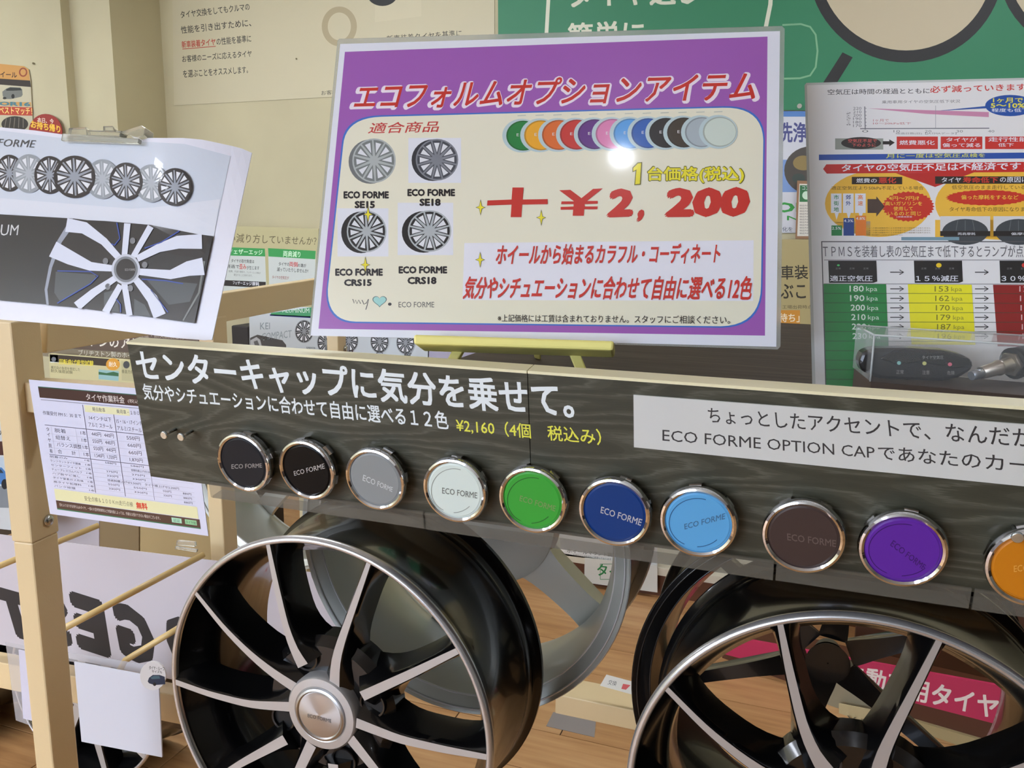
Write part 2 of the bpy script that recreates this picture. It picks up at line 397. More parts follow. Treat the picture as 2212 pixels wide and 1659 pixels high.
s.text('本日、今', ((80, 264), (116, 268), (116, 257), (81, 253)), (240, 220, 200), .02)
s.text('お持ち帰り', ((66, 276), (131, 288), (130, 271), (67, 259)), (236, 190, 60), .035); s.build(t)
# ---- displays standing before the wall, seen between the signs
tp = PY(3.1)
t, s = poster('tread_wear_panel', 'olive panel with green headed columns about uneven tyre wear', 'poster',
              [(380, 484), (688, 494), (684, 680), (370, 660)], tp, (180, 172, 128), .01)
s.text('もったいない減り方していませんか？', ((395, 520), (683, 530), (684, 512), (396, 499)), (84, 74, 44), .0)
g = (48, 148, 72); gr = (196, 202, 196)
s.poly([(420, 531), (572, 537), (576, 640), (420, 640)], gr); s.poly([(579, 536), (682, 542), (680, 640), (582, 640)], gr); s.up()
s.poly([(420, 531), (572, 537), (573, 554), (420, 550)], g); s.poly([(579, 536), (682, 542), (681, 560), (580, 554)], g); s.up()
s.text('片減り・フェザーエッジ', ((440, 547), (567, 551), (567, 540), (440, 534)), (205, 240, 205), .02)
s.text('両肩減り', ((611, 555), (649, 556), (649, 543), (612, 541)), (205, 240, 205), .02)
s.text('タイヤの取付角度は', ((499, 567), (549, 569), (549, 561), (500, 559)), K, .01)
s.text('距離経過で', ((470, 578), (517, 580), (517, 572), (470, 570)), K, .01); s.text('歪み', ((517, 581), (532, 582), (532, 571), (517, 570)), (190, 70, 60), .02); s.text('が生じます', ((533, 582), (560, 583), (560, 575), (533, 574)), K, .01)
s.text('結果、片減り摩耗や、フェザーエッジ摩耗が', ((494, 588), (563, 592), (563, 588), (494, 583)), (100, 100, 96)); s.text('発生することがあります。', ((505, 596), (545, 598), (545, 593), (505, 591)), (100, 100, 96))
s.poly([(420, 602), (574, 609), (574, 622), (420, 614)], (34, 28, 24)); s.up(); s.text('フェザーエッジ摩耗', ((503, 614), (560, 618), (560, 609), (503, 607)), W, .01)
s.text('タイヤの', ((602, 574), (625, 575), (625, 567), (602, 566)), K, .01); s.text('両側', ((625, 576), (643, 577), (643, 566), (625, 565)), (190, 60, 60), .02); s.text('の溝が', ((643, 577), (662, 578), (661, 570), (643, 569)), K, .01)
s.text('減っていたりしませんか?', ((598, 586), (666, 590), (666, 581), (599, 577)), K, .01); s.text('タイヤの空気圧が', ((588, 602), (624, 604), (624, 597), (588, 595)), (140, 60, 50), .01)
s.build(t)
cat_pl = PY(2.6); cream_ = mat((206, 196, 158), .5)
t, s = poster('catalogue_panel', 'pale grey wheel catalogue panel with silver car photo and wheel pictures', 'poster',
              [(538, 660), (930, 672), (925, 800), (540, 800)], cat_pl, (196, 204, 208), .008)
s.poly([(585, 676), (700, 660), (700, 687), (585, 681)], (66, 150, 100)); s.poly([(583, 679), (700, 685), (700, 689), (583, 682)], (64, 74, 140)); s.up()
s.text('ALUMINUM', ((610, 675), (668, 676), (668, 666), (610, 665)), (214, 232, 220))
s.text('KEI', ((562, 712), (583, 711), (583, 697), (562, 697)), (126, 140, 146)); s.text('COMPACT', ((564, 736), (630, 729), (630, 713), (566, 720)), (140, 152, 158))
s.poly([(540, 730), (556, 723), (610, 735), (618, 745), (620, 775), (540, 775)], (74, 72, 72)); s.up()
s.poly([(541, 735), (554, 728), (562, 734), (566, 750), (600, 756), (612, 775), (541, 775)], (176, 178, 180)); s.up(); s.poly([(548, 738), (556, 735), (562, 750), (552, 752)], (90, 90, 92))
s.text('50', ((563, 735), (577, 735), (577, 726), (563, 726)), (60, 60, 60), .03)
for cx, cy, nm in ((657, 716, 'XJ'), (705, 740, ''), (754, 736, 'NE11'), (820, 738, 'ZOOM'), (876, 740, 'BX27')):
    s.wheel(cx, cy, 20, 25, (52, 52, 54), (140, 144, 148), 9); s.up()
s.text('BALMINUM XT-MR', ((662, 754), (681, 755), (681, 750), (662, 749)), K); s.text('NE11', ((735, 764), (762, 763), (763, 756), (736, 758)), (60, 30, 30), .04)
s.line([(813, 757), (819, 760), (813, 763)], 1.6, K); s.line([(827, 757), (821, 760), (827, 763)], 1.6, K)
s.text('ZOOM', ((807, 768), (832, 769), (832, 765), (807, 764)), K, .03); s.text('BX27', ((873, 770), (888, 769), (889, 762), (874, 763)), K, .04)
for k in range(4): s.text('アルミホイール仕様表', ((640, 762+5*k), (682, 763+5*k), (682, 760+5*k), (640, 759+5*k)), (150, 152, 156)); s.text('アルミホイール仕様', ((806, 774+5*k), (842, 775+5*k), (842, 772+5*k), (806, 771+5*k)), (140, 142, 146))
s.build(t)
pslab('lilac_side_sheet', [(925, 700), (1030, 700), (1030, 800), (924, 800)], cat_pl, .004, paper((178, 174, 196)), t)
for x_ in (640, 900): q_ = cat_pl.at(x_, 780); box('stand_leg', (q_.x-.012, 2.605, 0), (q_.x+.012, 2.63, q_.z), cream_, t)
q_ = atY(499, 703, 2.9); q2_ = atY(536, 703, 2.9); o = box('locker', (q_.x, 2.9, 0), (q2_.x, 3.1, q_.z), mat((34, 28, 26), .6)); bevel(o, .006)
tag(o, 'narrow black locker standing left of the pale grey catalogue panel', 'locker')
# stack of brown catalogue headers at the far left
bp_ = PY(1.95)
t, s = poster('wheel_catalogue_board', 'brown header board with white Japanese lettering above product cards', 'sign',
              [(60, 690), (428, 716), (430, 800), (80, 766)], bp_, (96, 78, 66), .01)
s.text('高温・耐久試験を行った', ((300, 728), (420, 734), (420, 726), (300, 720)), (190, 176, 160))
s.text('ブリヂストンのアルミホイール', ((100, 742), (418, 762), (418, 736), (100, 716)), (236, 230, 218), .02)
s.poly([(80, 748), (430, 772), (430, 800), (80, 768)], (134, 122, 100)); s.up(); s.text('ブリヂストン製のホイール', ((169, 768), (310, 776), (310, 763), (169, 755)), (226, 222, 206), .0)
s.build(t)
t, s = poster('product_card_strip', 'cream strip of product cards with yellow Japanese heading and orange disc', 'sign',
              [(105, 764), (430, 790), (430, 836), (108, 816)], PY(1.9), (206, 198, 150), .012)
s.poly([(107, 765), (257, 777), (258, 793), (108, 781)], (60, 48, 36)); s.rect(108, 767, 125, 783, (214, 222, 226)); s.up()
s.text('回転曲げ疲労試験', ((128, 787), (202, 791), (202, 779), (128, 775)), (232, 216, 60), .02)
s.ell(116, 776, 5, 5, (110, 114, 120)); s.ell(244, 787, 15, 13, (222, 158, 50)); s.up(); s.text('耐久', ((235, 792), (253, 793), (253, 782), (235, 781)), (250, 240, 220), .02)
s.text('横方向の負荷を想定した', ((110, 797), (173, 802), (173, 795), (110, 790)), (90, 84, 56)); s.text('耐久強度試験', ((110, 804), (157, 808), (157, 801), (110, 797)), (90, 84, 56))
s.poly([(213, 798), (257, 802), (256, 823), (213, 819)], (150, 190, 190)); s.up(); s.poly([(213, 803), (230, 806), (245, 803), (256, 806), (256, 813), (213, 809)], (52, 104, 66))
s.poly([(262, 780), (430, 793), (430, 834), (263, 822)], (190, 184, 140)); s.up(); s.ell(273, 788, 7, 8, (70, 72, 74)); s.text('垂直方向の疲労耐久', ((263, 806), (320, 810), (320, 802), (263, 798)), (90, 84, 56)); s.build(t)
t, s = poster('car_poster', 'white poster with blue car picture left of the rack post', 'poster',
              [(-120, 790), (60, 800), (70, 1150), (-120, 1130)], PY(2.3), (200, 204, 206), .004)
s.poly([(-120, 830), (60, 840), (64, 905), (-120, 900)], (64, 26, 24)); s.text('オートケア', ((-60, 938), (8, 942), (9, 930), (-60, 926)), (30, 28, 28), .03); s.poly([(-120, 950), (60, 955), (62, 985), (-120, 980)], (74, 40, 34))
s.poly([(-120, 985), (62, 988), (64, 1050), (-120, 1050)], (186, 200, 212)); s.poly([(-120, 1050), (64, 1050), (66, 1098), (-120, 1094)], (128, 134, 140)); s.up()
s.poly([(-60, 1046), (-50, 1020), (-20, 1008), (4, 1010), (14, 1022), (18, 1030), (17, 1046)], (74, 124, 186)); s.up(); s.ell(10, 1046, 7, 11, (30, 30, 34)); s.ell(-44, 1044, 9, 9, (30, 30, 34)); s.poly([(-38, 1020), (-18, 1012), (2, 1014), (8, 1022)], (40, 54, 70)); s.build(t)

# ================================================================ WHITE SHELVING FAR BEHIND, SEEN UNDER THE BOARD
gy = 2.97
t = thing('gondola', 'cream store shelving unit with brown kick board by the back wall', 'shelving', (-.6, gy+.2, 0))
cream = mat((206, 196, 158), .5)
box('kick_board', (-1.6, gy, 0), (2.2, gy+.4, .09), mat((104, 62, 36), .5), t)
box('base_shelf', (-1.6, gy-.02, .09), (2.2, gy+.42, .12), mat((222, 216, 196), .45), t)
box('back_panel', (-1.6, gy+.38, .12), (2.2, gy+.42, .86), cream, t)
for zz in (.42, .72): box('shelf', (-1.6, gy+.08, zz), (2.2, gy+.38, zz+.03), mat((218, 210, 184), .45), t)
t, s = poster('tyre_tag', 'white price tag with green framed Japanese word on the cream shelving', 'sign',
              [(1263, 1205), (1420, 1222), (1420, 1280), (1262, 1258)], PY(gy-.03), (222, 224, 216), .003)
s.ring(1340, 1235, 62, 24, 1.5, (40, 136, 76), n=4, a0=PI/4, a1=PI/4+2*PI); s.text('タイヤ', ((1290, 1243), (1366, 1252), (1366, 1226), (1290, 1217)), (36, 132, 70), .02); s.build(t)
t, s = poster('set_price_notice', 'white sheet with small black text above the green lettered tag', 'notice',
              [(1208, 1150), (1420, 1170), (1420, 1224), (1212, 1199)], PY(gy-.02), (226, 228, 226), .002)
s.text('ホイールマウント調整はセットで安心', ((1225, 1194), (1400, 1210), (1400, 1202), (1225, 1185)), (60, 60, 60), .01); s.text('お得なパック料金もご用意しております', ((1238, 1201), (1320, 1211), (1320, 1206), (1238, 1196)), (110, 110, 110)); s.build(t)

# crimson display with kei car tyre lettering, low down behind wheel two
a = atY(1560, 1385, 2.55); b = atY(2260, 1560, 2.25); c = atY(1560, 1408, 2.55)
cp = P3(a, b, c)
t, s = poster('crimson_sign', 'crimson sign with white Japanese lettering seen through the right wheel', 'sign',
              [(1560, 1372), (2260, 1500), (2260, 1592), (1560, 1412)], cp, (196, 44, 88), .01)
s.text('軽自動車用タイヤ', ((1776, 1467), (2152, 1556), (2160, 1505), (1784, 1420)), (244, 232, 224), .03); s.build(t)
t = thing('display_shelf', 'brown wood display shelf under the crimson sign', 'shelving', (1.0, 2.5, 0))
pslab('front_board', [(1560, 1412), (2260, 1592), (2260, 1640), (1560, 1436)], cp, .25, mat((92, 52, 30), .5), t, lift=-.01)
pslab('price_rail', [(1560, 1436), (2260, 1640), (2260, 1690), (1560, 1470)], cp, .02, mat((178, 162, 118), .4), t, lift=-.005)
pslab('grey_plate', [(1762, 1462), (1884, 1486), (1882, 1544), (1760, 1520)], cp, .004, mat((150, 142, 118), .4), t, lift=.01)
pslab('barrel_tint_lower_shelf', [(1440, 1436), (2260, 1694), (2260, 1990), (1440, 1800)], cp, .02, mat((124, 118, 94), .5), t, lift=-.01)  # reflection in the back wheel's barrel put into this grey green; extended left for it
pslab('name_plate', [(1812, 1520), (1900, 1537), (1898, 1590), (1812, 1572)], cp, .004, mat((196, 182, 140), .4), t, lift=.02)
s = Sheet(cp.at); s.L = 1500; s.text('RE-V', ((1892, 1571), (1830, 1556), (1830, 1545), (1892, 1560)), (110, 100, 76), .02, part='mirrored_lettering'); s.build(t)
sb = box('shelf_back', (.2, 2.75, .0), (2.6, 2.79, .62), mat((84, 52, 32), .6), t)

# ================================================================ THE CREAM STEEL RACK
th = .127; ey = Vector((-th, 1, 0)).normalized(); ex = Vector((ey.y, -ey.x, 0)); ez = Vector((0, 0, 1))
ivory = mat((220, 197, 152), .42, bump=.05, bscale=300)
rack = thing('display_rack', 'cream painted steel display rack with square posts and rails', 'rack', (-1.13, .9, 0))
A1 = Vector((-1.127, .9, 0))
def onside(px, py):          # a point of the rack's side plane
    return Plane(A1, ex).at(px, py)
ztop = onside(300, 663).z
def post(p, top, wd=.036, dp=.054):
    return obox('post', p-ex*wd, ex*wd, ey*dp, ez*top, ivory, rack, .003)
zs = Plane(A1, ey).at(70, 1174).z
post(A1, zs)
o = obox('post_sleeve', A1-ex*.0375+ez*zs-ey*.0015, ex*.039, ey*.057, ez*(H-.14-zs), ivory, rack, .003)
post(A1+ey*((1.419-.9)/ey.y), onside(440, 690).z)
post(A1+ey*((2.03-.9)/ey.y), onside(700, 640).z)
# side rail from the front post to the back post
sp_ = Plane(A1-ex*.004, ex)
def rail_at(px, py): return sp_.at(px, py)
prism('side_rail', [rail_at(104, 690), rail_at(485, 633), rail_at(760, 592), rail_at(760, 642), rail_at(472, 698), rail_at(101, 763)], -ex*.03, ivory, rack, .002)
# front rail behind the price sheet
fp = Plane(A1+ey*.012, ey)
f1 = fp.at(50, 826); f2 = fp.at(70, 892)
obox('front_rail', Vector((f1.x, f1.y, f2.z)), ex*1.9, ey*.045, ez*(f1.z-f2.z), ivory, rack, .002)
# lower rails and tyre bars
def railpx(p1, p2, p3, Y1, Y2, dep, name='lower_rail'):
    a = atY(*p1, Y1); b = atY(*p2, Y2); c = atY(*p3, Y1); b.z = a.z+(b.z-a.z)
    d = (b-a); d2 = Vector((d.x, d.y, 0)).normalized(); n = Vector((-d2.y, d2.x, 0))
    return obox(name, a-ez*(a.z-c.z), d, n*dep, ez*(a.z-c.z), ivory, rack, .002)
railpx((-60, 1420), (420, 1510), (-60, 1474), 1.22, 1.22, .04)
railpx((1200, 1500), (1500, 1562), (1200, 1541), 1.62, 1.62, .08)
barm = mat((214, 184, 122), .35)
def bar(pix, Ya, Yb, r=.006):
    a = atY(*pix[0], Ya); b = Plane((a.x, 0, 0), (1, 0, 0)).at(*pix[1]); return a, b
a = atY(120, 1367, .98); b = atY(440, 1198, 1.24); tube('tyre_bar', [a, b], .006, barm, rack)
a = atY(0, 1222, 1.08); b = atY(212, 1135, 1.27); tube('tyre_bar', [a+(a-b)*.3, b], .006, barm, rack)
a = atY(270, 1427, 1.2); b = atY(362, 1371, 1.25); e = atY(257, 1475, 1.2); tube('tyre_bar', [e, atY(260, 1445, 1.198), a, b, b+(b-a)*.3], .0065, barm, rack)
def screw(name, p, n, r, m, parent=None, slot=True):
    n = Vector(n).normalized(); o = tube(name, [p-n*r*.2, p+n*r*.25, p+n*r*.5, p+n*r*.62], [r, r, r*.75, r*.3], m, parent, 18); return o
steel = mat((190, 190, 186), .25, metal=1)
q = Plane(A1+ex*.002, ex)
screw('screw', q.at(104, 1124), ex, .0095, steel, rack); screw('screw', Plane(A1, ex).at(745, 754), ex, .011, steel, rack)

# dark wood shelf top
SZ = H-.152
shelf = box('shelf_board', (-.66, .69, SZ-.03), (1.6, 1.55, SZ), mat((70, 58, 48), .6, kind='darkwood', spec=.12)); bevel(shelf, .002)
xl = atZ(985, 775, SZ).x
for v in shelf.data.vertices:
    if v.co.x < 0: v.co.x += xl+.66
tag(shelf, 'dark wood shelf top behind the long cap display board', 'shelf')

# ================================================================ LONG CAP DISPLAY BOARD
TL = atY(275, 743, .65); TR = atY(2212, 884, .65)
bl = atY(325.6, 1029, .672)
bn = P3(TL, TR, bl)                         # front face of the board
down = (bl-TL); down = (down-Vector((down.x, 0, 0))).normalized()
hgt = (Vector((0, bl.y, bl.z))-Vector((0, TL.y, TL.z))).length
zt0 = TL.z
board = thing('cap_display_board', 'long dark wood print board with white Japanese slogan and wheel caps', 'sign', ((TL.x+TR.x)/2, .65, zt0))
grain = mat((70, 71, 59), .42, spec=.4, kind='grain'); edge = mat((232, 226, 188), .5)
xseam = bn.at(1141, 850).x; xr = TR.x+.17
backv = -bn.n*.014
for xa, xb in ((TL.x, xseam-.0004), (xseam+.0004, xr)):
    q = [Vector((xa, .65, zt0)), Vector((xb, .65, zt0)), Vector((xb, .65, zt0))+down*hgt, Vector((xa, .65, zt0))+down*hgt]
    if xa == TL.x: q[3] = bl
    o = prism('panel', q, backv, [grain], board)
    prism('top_edging', [q[0]-down*.0025-bn.n*-.0008, q[1]-down*.0025-bn.n*-.0008, q[1]+bn.n*.0008, q[0]+bn.n*.0008], backv-bn.n*.004, edge, board)
WT = (226, 234, 236)
lab = [(1369, 852), (2500, 937), (2500, 1078), (1370, 965)]
pslab('label_plate', lab, bn, -.0012, mat((206, 208, 204), .4), board)
s = Sheet(bn.at, paper); s.L = 8
s.text('センターキャップに気分を乗せて。', ((300, 821), (1242, 906), (1236, 829), (288, 753)), WT, .028)
s.text('気分やシチュエーションに合わせて自由に選べる１２色', ((311, 863), (970, 929), (966, 889), (306, 828)), WT, .018)
s.text('¥2,160（4個　税込み）', ((986, 934), (1300, 963), (1297, 927), (984, 902)), (222, 222, 74), .012)
s.build(board)
s = Sheet(bn.at, paper); s.L = 125
s.text('ちょっとしたアクセントで、なんだか', ((1532, 913), (2236, 968), (2232, 927), (1528, 880)), (50, 48, 48), .006, part='label_lettering')
s.text('ECO FORME OPTION CAP', ((1431, 952), (1890, 990), (1889, 966), (1431, 928)), (50, 48, 48), part='label_lettering')
s.text('であなたのカー', ((1898, 992), (2226, 1023), (2224, 988), (1896, 962)), (50, 48, 48), .006, part='label_lettering')
s.build(board)
# clear acrylic ledge strips along the bottom edge
acr = mat((120, 118, 108), .12, alpha=.3, spec=.6)
xs_ = [bn.at(455, 1040).x, bn.at(921, 1120).x, bn.at(1675, 1215).x, bn.at(2100, 1270).x, xr]
for i in range(4):
    p0 = Vector((xs_[i]+.001, .65, zt0))+down*(hgt-.005)+bn.n*(.0022+.0006*(i % 2)); ln = xs_[i+1]-xs_[i]-.002
    prism('acrylic_strip', [p0, p0+Vector((ln, 0, 0)), p0+Vector((ln, 0, 0))+down*.017, p0+down*.017], bn.n*.0022, acr, board)
    p1 = p0+down*.0165; prism('acrylic_lip', [p1, p1+Vector((ln, 0, 0)), p1+Vector((ln, 0, 0))+down*.0022, p1+down*.0022], -bn.n*.016, acr, board)

# ================================================================ CENTRE CAPS
chrome = mat((225, 225, 228), .06, metal=1)
caps = [(525, 1000, (38, 38, 41), 'charcoal', ((500, 1013), (566, 1010), (565, 1001), (500, 1003)), (150, 150, 150), 'leftmost'),
        (662, 1016, (14, 14, 15), 'glossy black', ((636, 1028), (702, 1012), (700, 1001), (634, 1018)), (170, 170, 172), ''),
        (810, 1036, (138, 142, 142), 'silver grey', ((783, 1038), (847, 1063), (849, 1053), (785, 1025)), (200, 205, 208), ''),
        (982, 1060, (212, 224, 216), 'white', ((955, 1066), (1031, 1077), (1031, 1064), (955, 1053)), (110, 118, 112), ''),
        (1150, 1081, (60, 160, 56), 'green', ((1122, 1082), (1199, 1105), (1201, 1093), (1124, 1070)), (120, 150, 90), ''),
        (1327, 1107, (14, 54, 118), 'dark blue', ((1297, 1108), (1384, 1136), (1388, 1122), (1299, 1094)), (186, 190, 196), ''),
        (1508, 1129, (92, 164, 216), 'sky blue', ((1479, 1144), (1566, 1121), (1567, 1108), (1478, 1132)), (70, 118, 160), ''),
        (1735, 1160, (66, 52, 48), 'dark brown', ((1701, 1167), (1806, 1182), (1806, 1167), (1700, 1152)), (104, 92, 88), ''),
        (1950, 1188, (94, 40, 154), 'purple', ((1922, 1178), (1994, 1232), (2001, 1221), (1930, 1166)), (70, 30, 120), ''),
        (2232, 1228, (198, 122, 22), 'amber', ((2190, 1236), (2290, 1226), (2290, 1210), (2190, 1222)), (226, 168, 80), 'rightmost')]
CR = .0312
for i, (px, py, col, cn, tq, tcol, pos) in enumerate(caps):
    fwd = .015; cpl = Plane(bn.p+bn.n*fwd, bn.n); c0 = cpl.at(px, py)
    where = {0: 'at the left end of the board', 9: 'at the right end of the board'}.get(i, 'on the dark display board')
    cap = thing('hubcap', f'{cn} wheel center cap in a chrome ring {where}', 'wheel cap', c0-bn.n*fwd, 'centre caps on the display board')
    yv = -bn.n; xv = Vector((1, 0, 0)); zv = xv.cross(yv).normalized(); 
    tl = (random.random()-.5)*.05; tl2 = (random.random()-.5)*.05
    M = Matrix((xv, yv, zv)).transposed().to_4x4(); M = Matrix.Translation(c0) @ M @ Matrix.Rotation(tl, 4, 'X') @ Matrix.Rotation(tl2, 4, 'Z')
    lathe('chrome_ring', [(.0262, .002), (.0268, -.0006), (.0285, -.0018), (.0302, -.0012), (.0312, .0008), (.0314, .0026), (.030, .0042), (.0292, .009), (.0285, .0105), (.026, .0105)], chrome, cap, 72, M=M)
    lathe('disc', [(0, -.0002), (.0245, -.0002), (.0250, .0002), (.0264, .0006), (.0264, .004), (0, .004)], mat(col, .2 if cn == 'glossy black' else .4, coat=0, spec=.12 if i < 2 else .25, name=cn), cap, 64, close=False, M=M)
    for k in range(6):
        a = k*PI/3+.35+i*.4; ca, sa = math.cos(a), math.sin(a)
        vs = []; 
        for da, r, y in ((-.16, .0296, .004), (.16, .0296, .004), (.16, .0312, .0075), (-.16, .0312, .0075), (-.16, .0284, .004), (.16, .0284, .004), (.16, .029, .0145), (-.16, .029, .0145)):
            vs.append(M @ Vector((r*math.cos(a+da), y, r*math.sin(a+da))))
        o = mesh('clip', vs, [(0, 1, 2, 3), (4, 7, 6, 5), (0, 4, 5, 1), (1, 5, 6, 2), (2, 6, 7, 3), (3, 7, 4, 0)], chrome, cap)
    dp = Plane(M @ Vector((0, -.0003, 0)), (M.to_3x3() @ Vector((0, -1, 0))))
    s = Sheet(dp.at, lambda c: mat(c, .3, metal=.3)); s.text('ECO FORME', tq, tcol, .012, part='raised_lettering')
    if cn in ('white', 'green', 'sky blue', 'purple'):
        cc = {'white': (150, 160, 154), 'green': (34, 100, 40), 'sky blue': (40, 90, 140), 'purple': (60, 24, 110)}[cn]
        rx = abs(dp.at(px+50, py).x-dp.at(px, py).x); k = .0222/rx*50
        hk = .0222/((dp.at(px, py+50)-dp.at(px, py)).length)*50; cc0 = dp.at(px, py)
        ctr = (px-2, py)
        s.ring(ctr[0], ctr[1], k, hk, 1.6, cc, a0=PI*.65, a1=PI*1.6, part='micro_text_line'); s.ring(ctr[0], ctr[1], k, hk, 1.6, cc, a0=PI*.25, a1=PI*.5, n=14, part='micro_text_line')
    s.build(cap)
# push pins / bolts on the board
for (px, py), lab_ in (((366, 936), 'left of the two small screws at the left end of the display board'), ((402, 940), 'right of the two small screws at the left end of the display board'), ((2174, 1146), 'small bright screw above the amber wheel cap')):
    p = bn.at(px+14, py-9); t = thing('screw', lab_, 'screw', p, 'small screws in the display board')
    tip = p+bn.n*.016
    tube('shank', [p, tip], .0016, steel, t, 10)
    tube('head', [tip, tip+bn.n*.001, tip+bn.n*.0022], [.0042, .0044, .0036], mat((200, 210, 216), .2, metal=.9), t, 18)

# ================================================================ PURPLE PRICE SIGN ON ITS EASEL
def fr(p): return Vector(p)
pu = Vector((.9889, .1961, .0049)).normalized(); pv = Vector((-.0637, .3081, .9407)); pv = (pv-pu*pv.dot(pu)).normalized()
pt = Vector((-.4681, .7624, .1878+H))
pp = Plane(pt, pu.cross(pv))
GM = gloss
sign = thing('price_sign', 'laminated purple and cream price sign with red price lettering', 'sign', pt-pv*.3+pu*.2)
outl = [(733, 84), (1689, 56), (1695, 62), (1686, 748), (1680, 755), (667, 724), (668, 716), (729, 88)]
pslab('lamination', outl, pp, .0008, mat((225, 228, 224), .12, trans=.75, coat=.5), sign)
s = Sheet(pp.at, GM); s.L = 12
s.poly([(735, 95), (1685, 67), (1677, 749), (671, 725)], (228, 230, 238), 'paper'); s.up()
PU = (158, 92, 176)
s.poly([(745, 112), (1658, 79), (1652.5, 725), (688, 710)], PU, 'purple_field'); s.up()
def rr(c):
    out = []
    for p0, p1, p2 in c:
        for k in range(11):
            u = k/10; out.append(((1-u)**2*p0[0]+2*u*(1-u)*p1[0]+u*u*p2[0], (1-u)**2*p0[1]+2*u*(1-u)*p1[1]+u*u*p2[1]))
    return out
cor = [((738, 312), (742, 251), (822, 249)), ((1564, 229.5), (1650, 227), (1652, 300)), ((1647, 622), (1646, 706), (1560, 708)), ((765, 698), (703, 696), (705, 628))]
def sh(p, d):
    cx, cy = 1180, 470; return (p[0]+(d if p[0] < cx else -d), p[1]+(d if p[1] < cy else -d))
s.poly(rr(cor), (62, 112, 196), 'blue_outline'); s.up(); s.poly(rr([tuple(sh(p, 3.2) for p in q) for q in cor]), (234, 230, 206), 'cream_panel'); s.up()
s.poly([(1003, 525), (1628, 519), (1627, 650), (999, 648)], (232, 232, 240)); s.up()
tq = ((762, 237), (1630, 216), (1642, 153), (778, 180))
s.text('エコフォルムオプションアイテム', ((751, 243), (1640, 222), (1650, 150), (771, 178)), (238, 226, 236), .085, part='title_outline'); s.up()
s.text('エコフォルムオプションアイテム', tq, RED, .02, part='title_lettering')
s.text('適合商品', ((794, 289), (945, 285), (953, 261), (803, 265)), (196, 62, 58), .012)
for x0, y0, x1, y1 in ((882, 298, 996, 395), (729, 450, 839, 554), (859, 438, 979, 551)): s.rect(x0, y0, x1, y1, (228, 230, 236))
s.up(); L0 = s.L
s.wheel(808, 347, 47, 48, (120, 126, 124), (176, 182, 180), 10, (112, 116, 116), (-8, 2)); s.L = L0
s.wheel(944, 345, 46, 45, (66, 70, 78), (128, 132, 140), 12, (44, 48, 56), (-9, 1)); s.L = L0
s.wheel(792, 500, 43, 45, (28, 28, 30), (176, 182, 184), 10, (24, 24, 26), (-12, 2)); s.L = L0
s.wheel(928, 499, 47, 45, (30, 30, 32), (176, 182, 184), 12, (24, 24, 26), (-13, 2)); s.up()
for tx, q in (('ECO FORME', (742, 413, 840, 429)), ('SE15', (766, 434, 810, 450)), ('ECO FORME', (880, 408, 983, 424)), ('SE18', (906, 429, 952, 445)),
              ('ECO FORME', (724, 580, 827, 596)), ('CRS15', (743, 603, 803, 618)), ('ECO FORME', (861, 575, 966, 591)), ('CRS18', (880, 598, 943, 614))):
    s.text(tx, q, (28, 26, 30), .055)
s.line([(762, 646), (765, 655), (768, 648), (771, 656), (775, 648), (779, 656)], 1.6, (60, 62, 62)); s.line([(782, 648), (786, 657), (791, 655), (796, 646), (793, 660), (790, 669)], 1.6, (60, 62, 62))
hp = [(820+15.5*(math.sin(a)**3), 650-(13*math.cos(a)-5*math.cos(2*a)-2*math.cos(3*a)-math.cos(4*a))*.85) for a in [2*PI*k/36 for k in range(36)]]
s.poly(hp, (92, 116, 116)); s.up(); s.poly([(820+(x-820)*.88, 650+(y-650)*.88) for x, y in hp], (164, 216, 208)); s.ell(842, 657, 4, 3.4, (60, 62, 66), n=12)
s.text('ECO FORME', (861, 652, 938, 664), (96, 96, 92))
cc = [(30, 128, 62), (236, 170, 40), (220, 108, 44), (200, 54, 48), (96, 44, 128), (222, 130, 178), (86, 160, 226), (34, 92, 176), (28, 28, 30), (62, 54, 44), (170, 182, 188), (206, 218, 206)]
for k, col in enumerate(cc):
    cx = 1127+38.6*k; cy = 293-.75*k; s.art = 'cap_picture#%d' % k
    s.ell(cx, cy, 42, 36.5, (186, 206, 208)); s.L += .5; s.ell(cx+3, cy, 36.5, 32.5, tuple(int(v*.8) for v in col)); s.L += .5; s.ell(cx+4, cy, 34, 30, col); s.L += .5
    s.poly([(cx-9, cy-44), (cx+9, cy-45), (cx+9, cy-43), (cx-9, cy-42)], (196, 200, 186))
s.L += 1; s.art = 'printed_artwork'
for k in range(1, 11): s.text('E', (1116+38.6*k-38.6, 289-.75*k, 1121+38.6*k-38.6, 295-.75*k), (226, 226, 226))
s.poly([(1366, 362), (1377, 351), (1387, 350), (1384, 399), (1370, 400), (1373, 369), (1366, 372)], (110, 106, 20)); s.text('台価格(税込)', (1397, 358, 1609, 397), (110, 106, 20), .05, part='yellow_outline'); s.up()
s.poly([(1368, 363), (1378, 353), (1385, 352), (1382, 397), (1372, 398), (1375, 366), (1368, 370)], (240, 226, 40)); s.text('台価格(税込)', (1399, 360, 1607, 395), (236, 224, 50), .028)
s.poly([(1107, 405), (1131, 405), (1129, 431), (1183, 430), (1183, 441), (1128, 442), (1126, 469), (1103, 469), (1105, 442), (1052, 444), (1053, 433), (1105, 431)], RED)
s.poly([(1208, 411), (1232, 410), (1256, 428), (1281, 408), (1302, 407), (1268, 434), (1291, 434), (1291, 440), (1263, 441), (1263, 446), (1291, 446), (1290, 452), (1262, 452), (1261, 466), (1237, 466), (1238, 453), (1211, 453), (1211, 447), (1239, 446), (1239, 441), (1212, 441), (1213, 435), (1240, 435)], RED)
s.text('2', ((1309, 470), (1366, 468), (1375, 406), (1318, 408)), (202, 52, 44), .06); s.text(',', ((1373, 480), (1388, 479), (1394, 452), (1379, 453)), (202, 52, 44), .06)
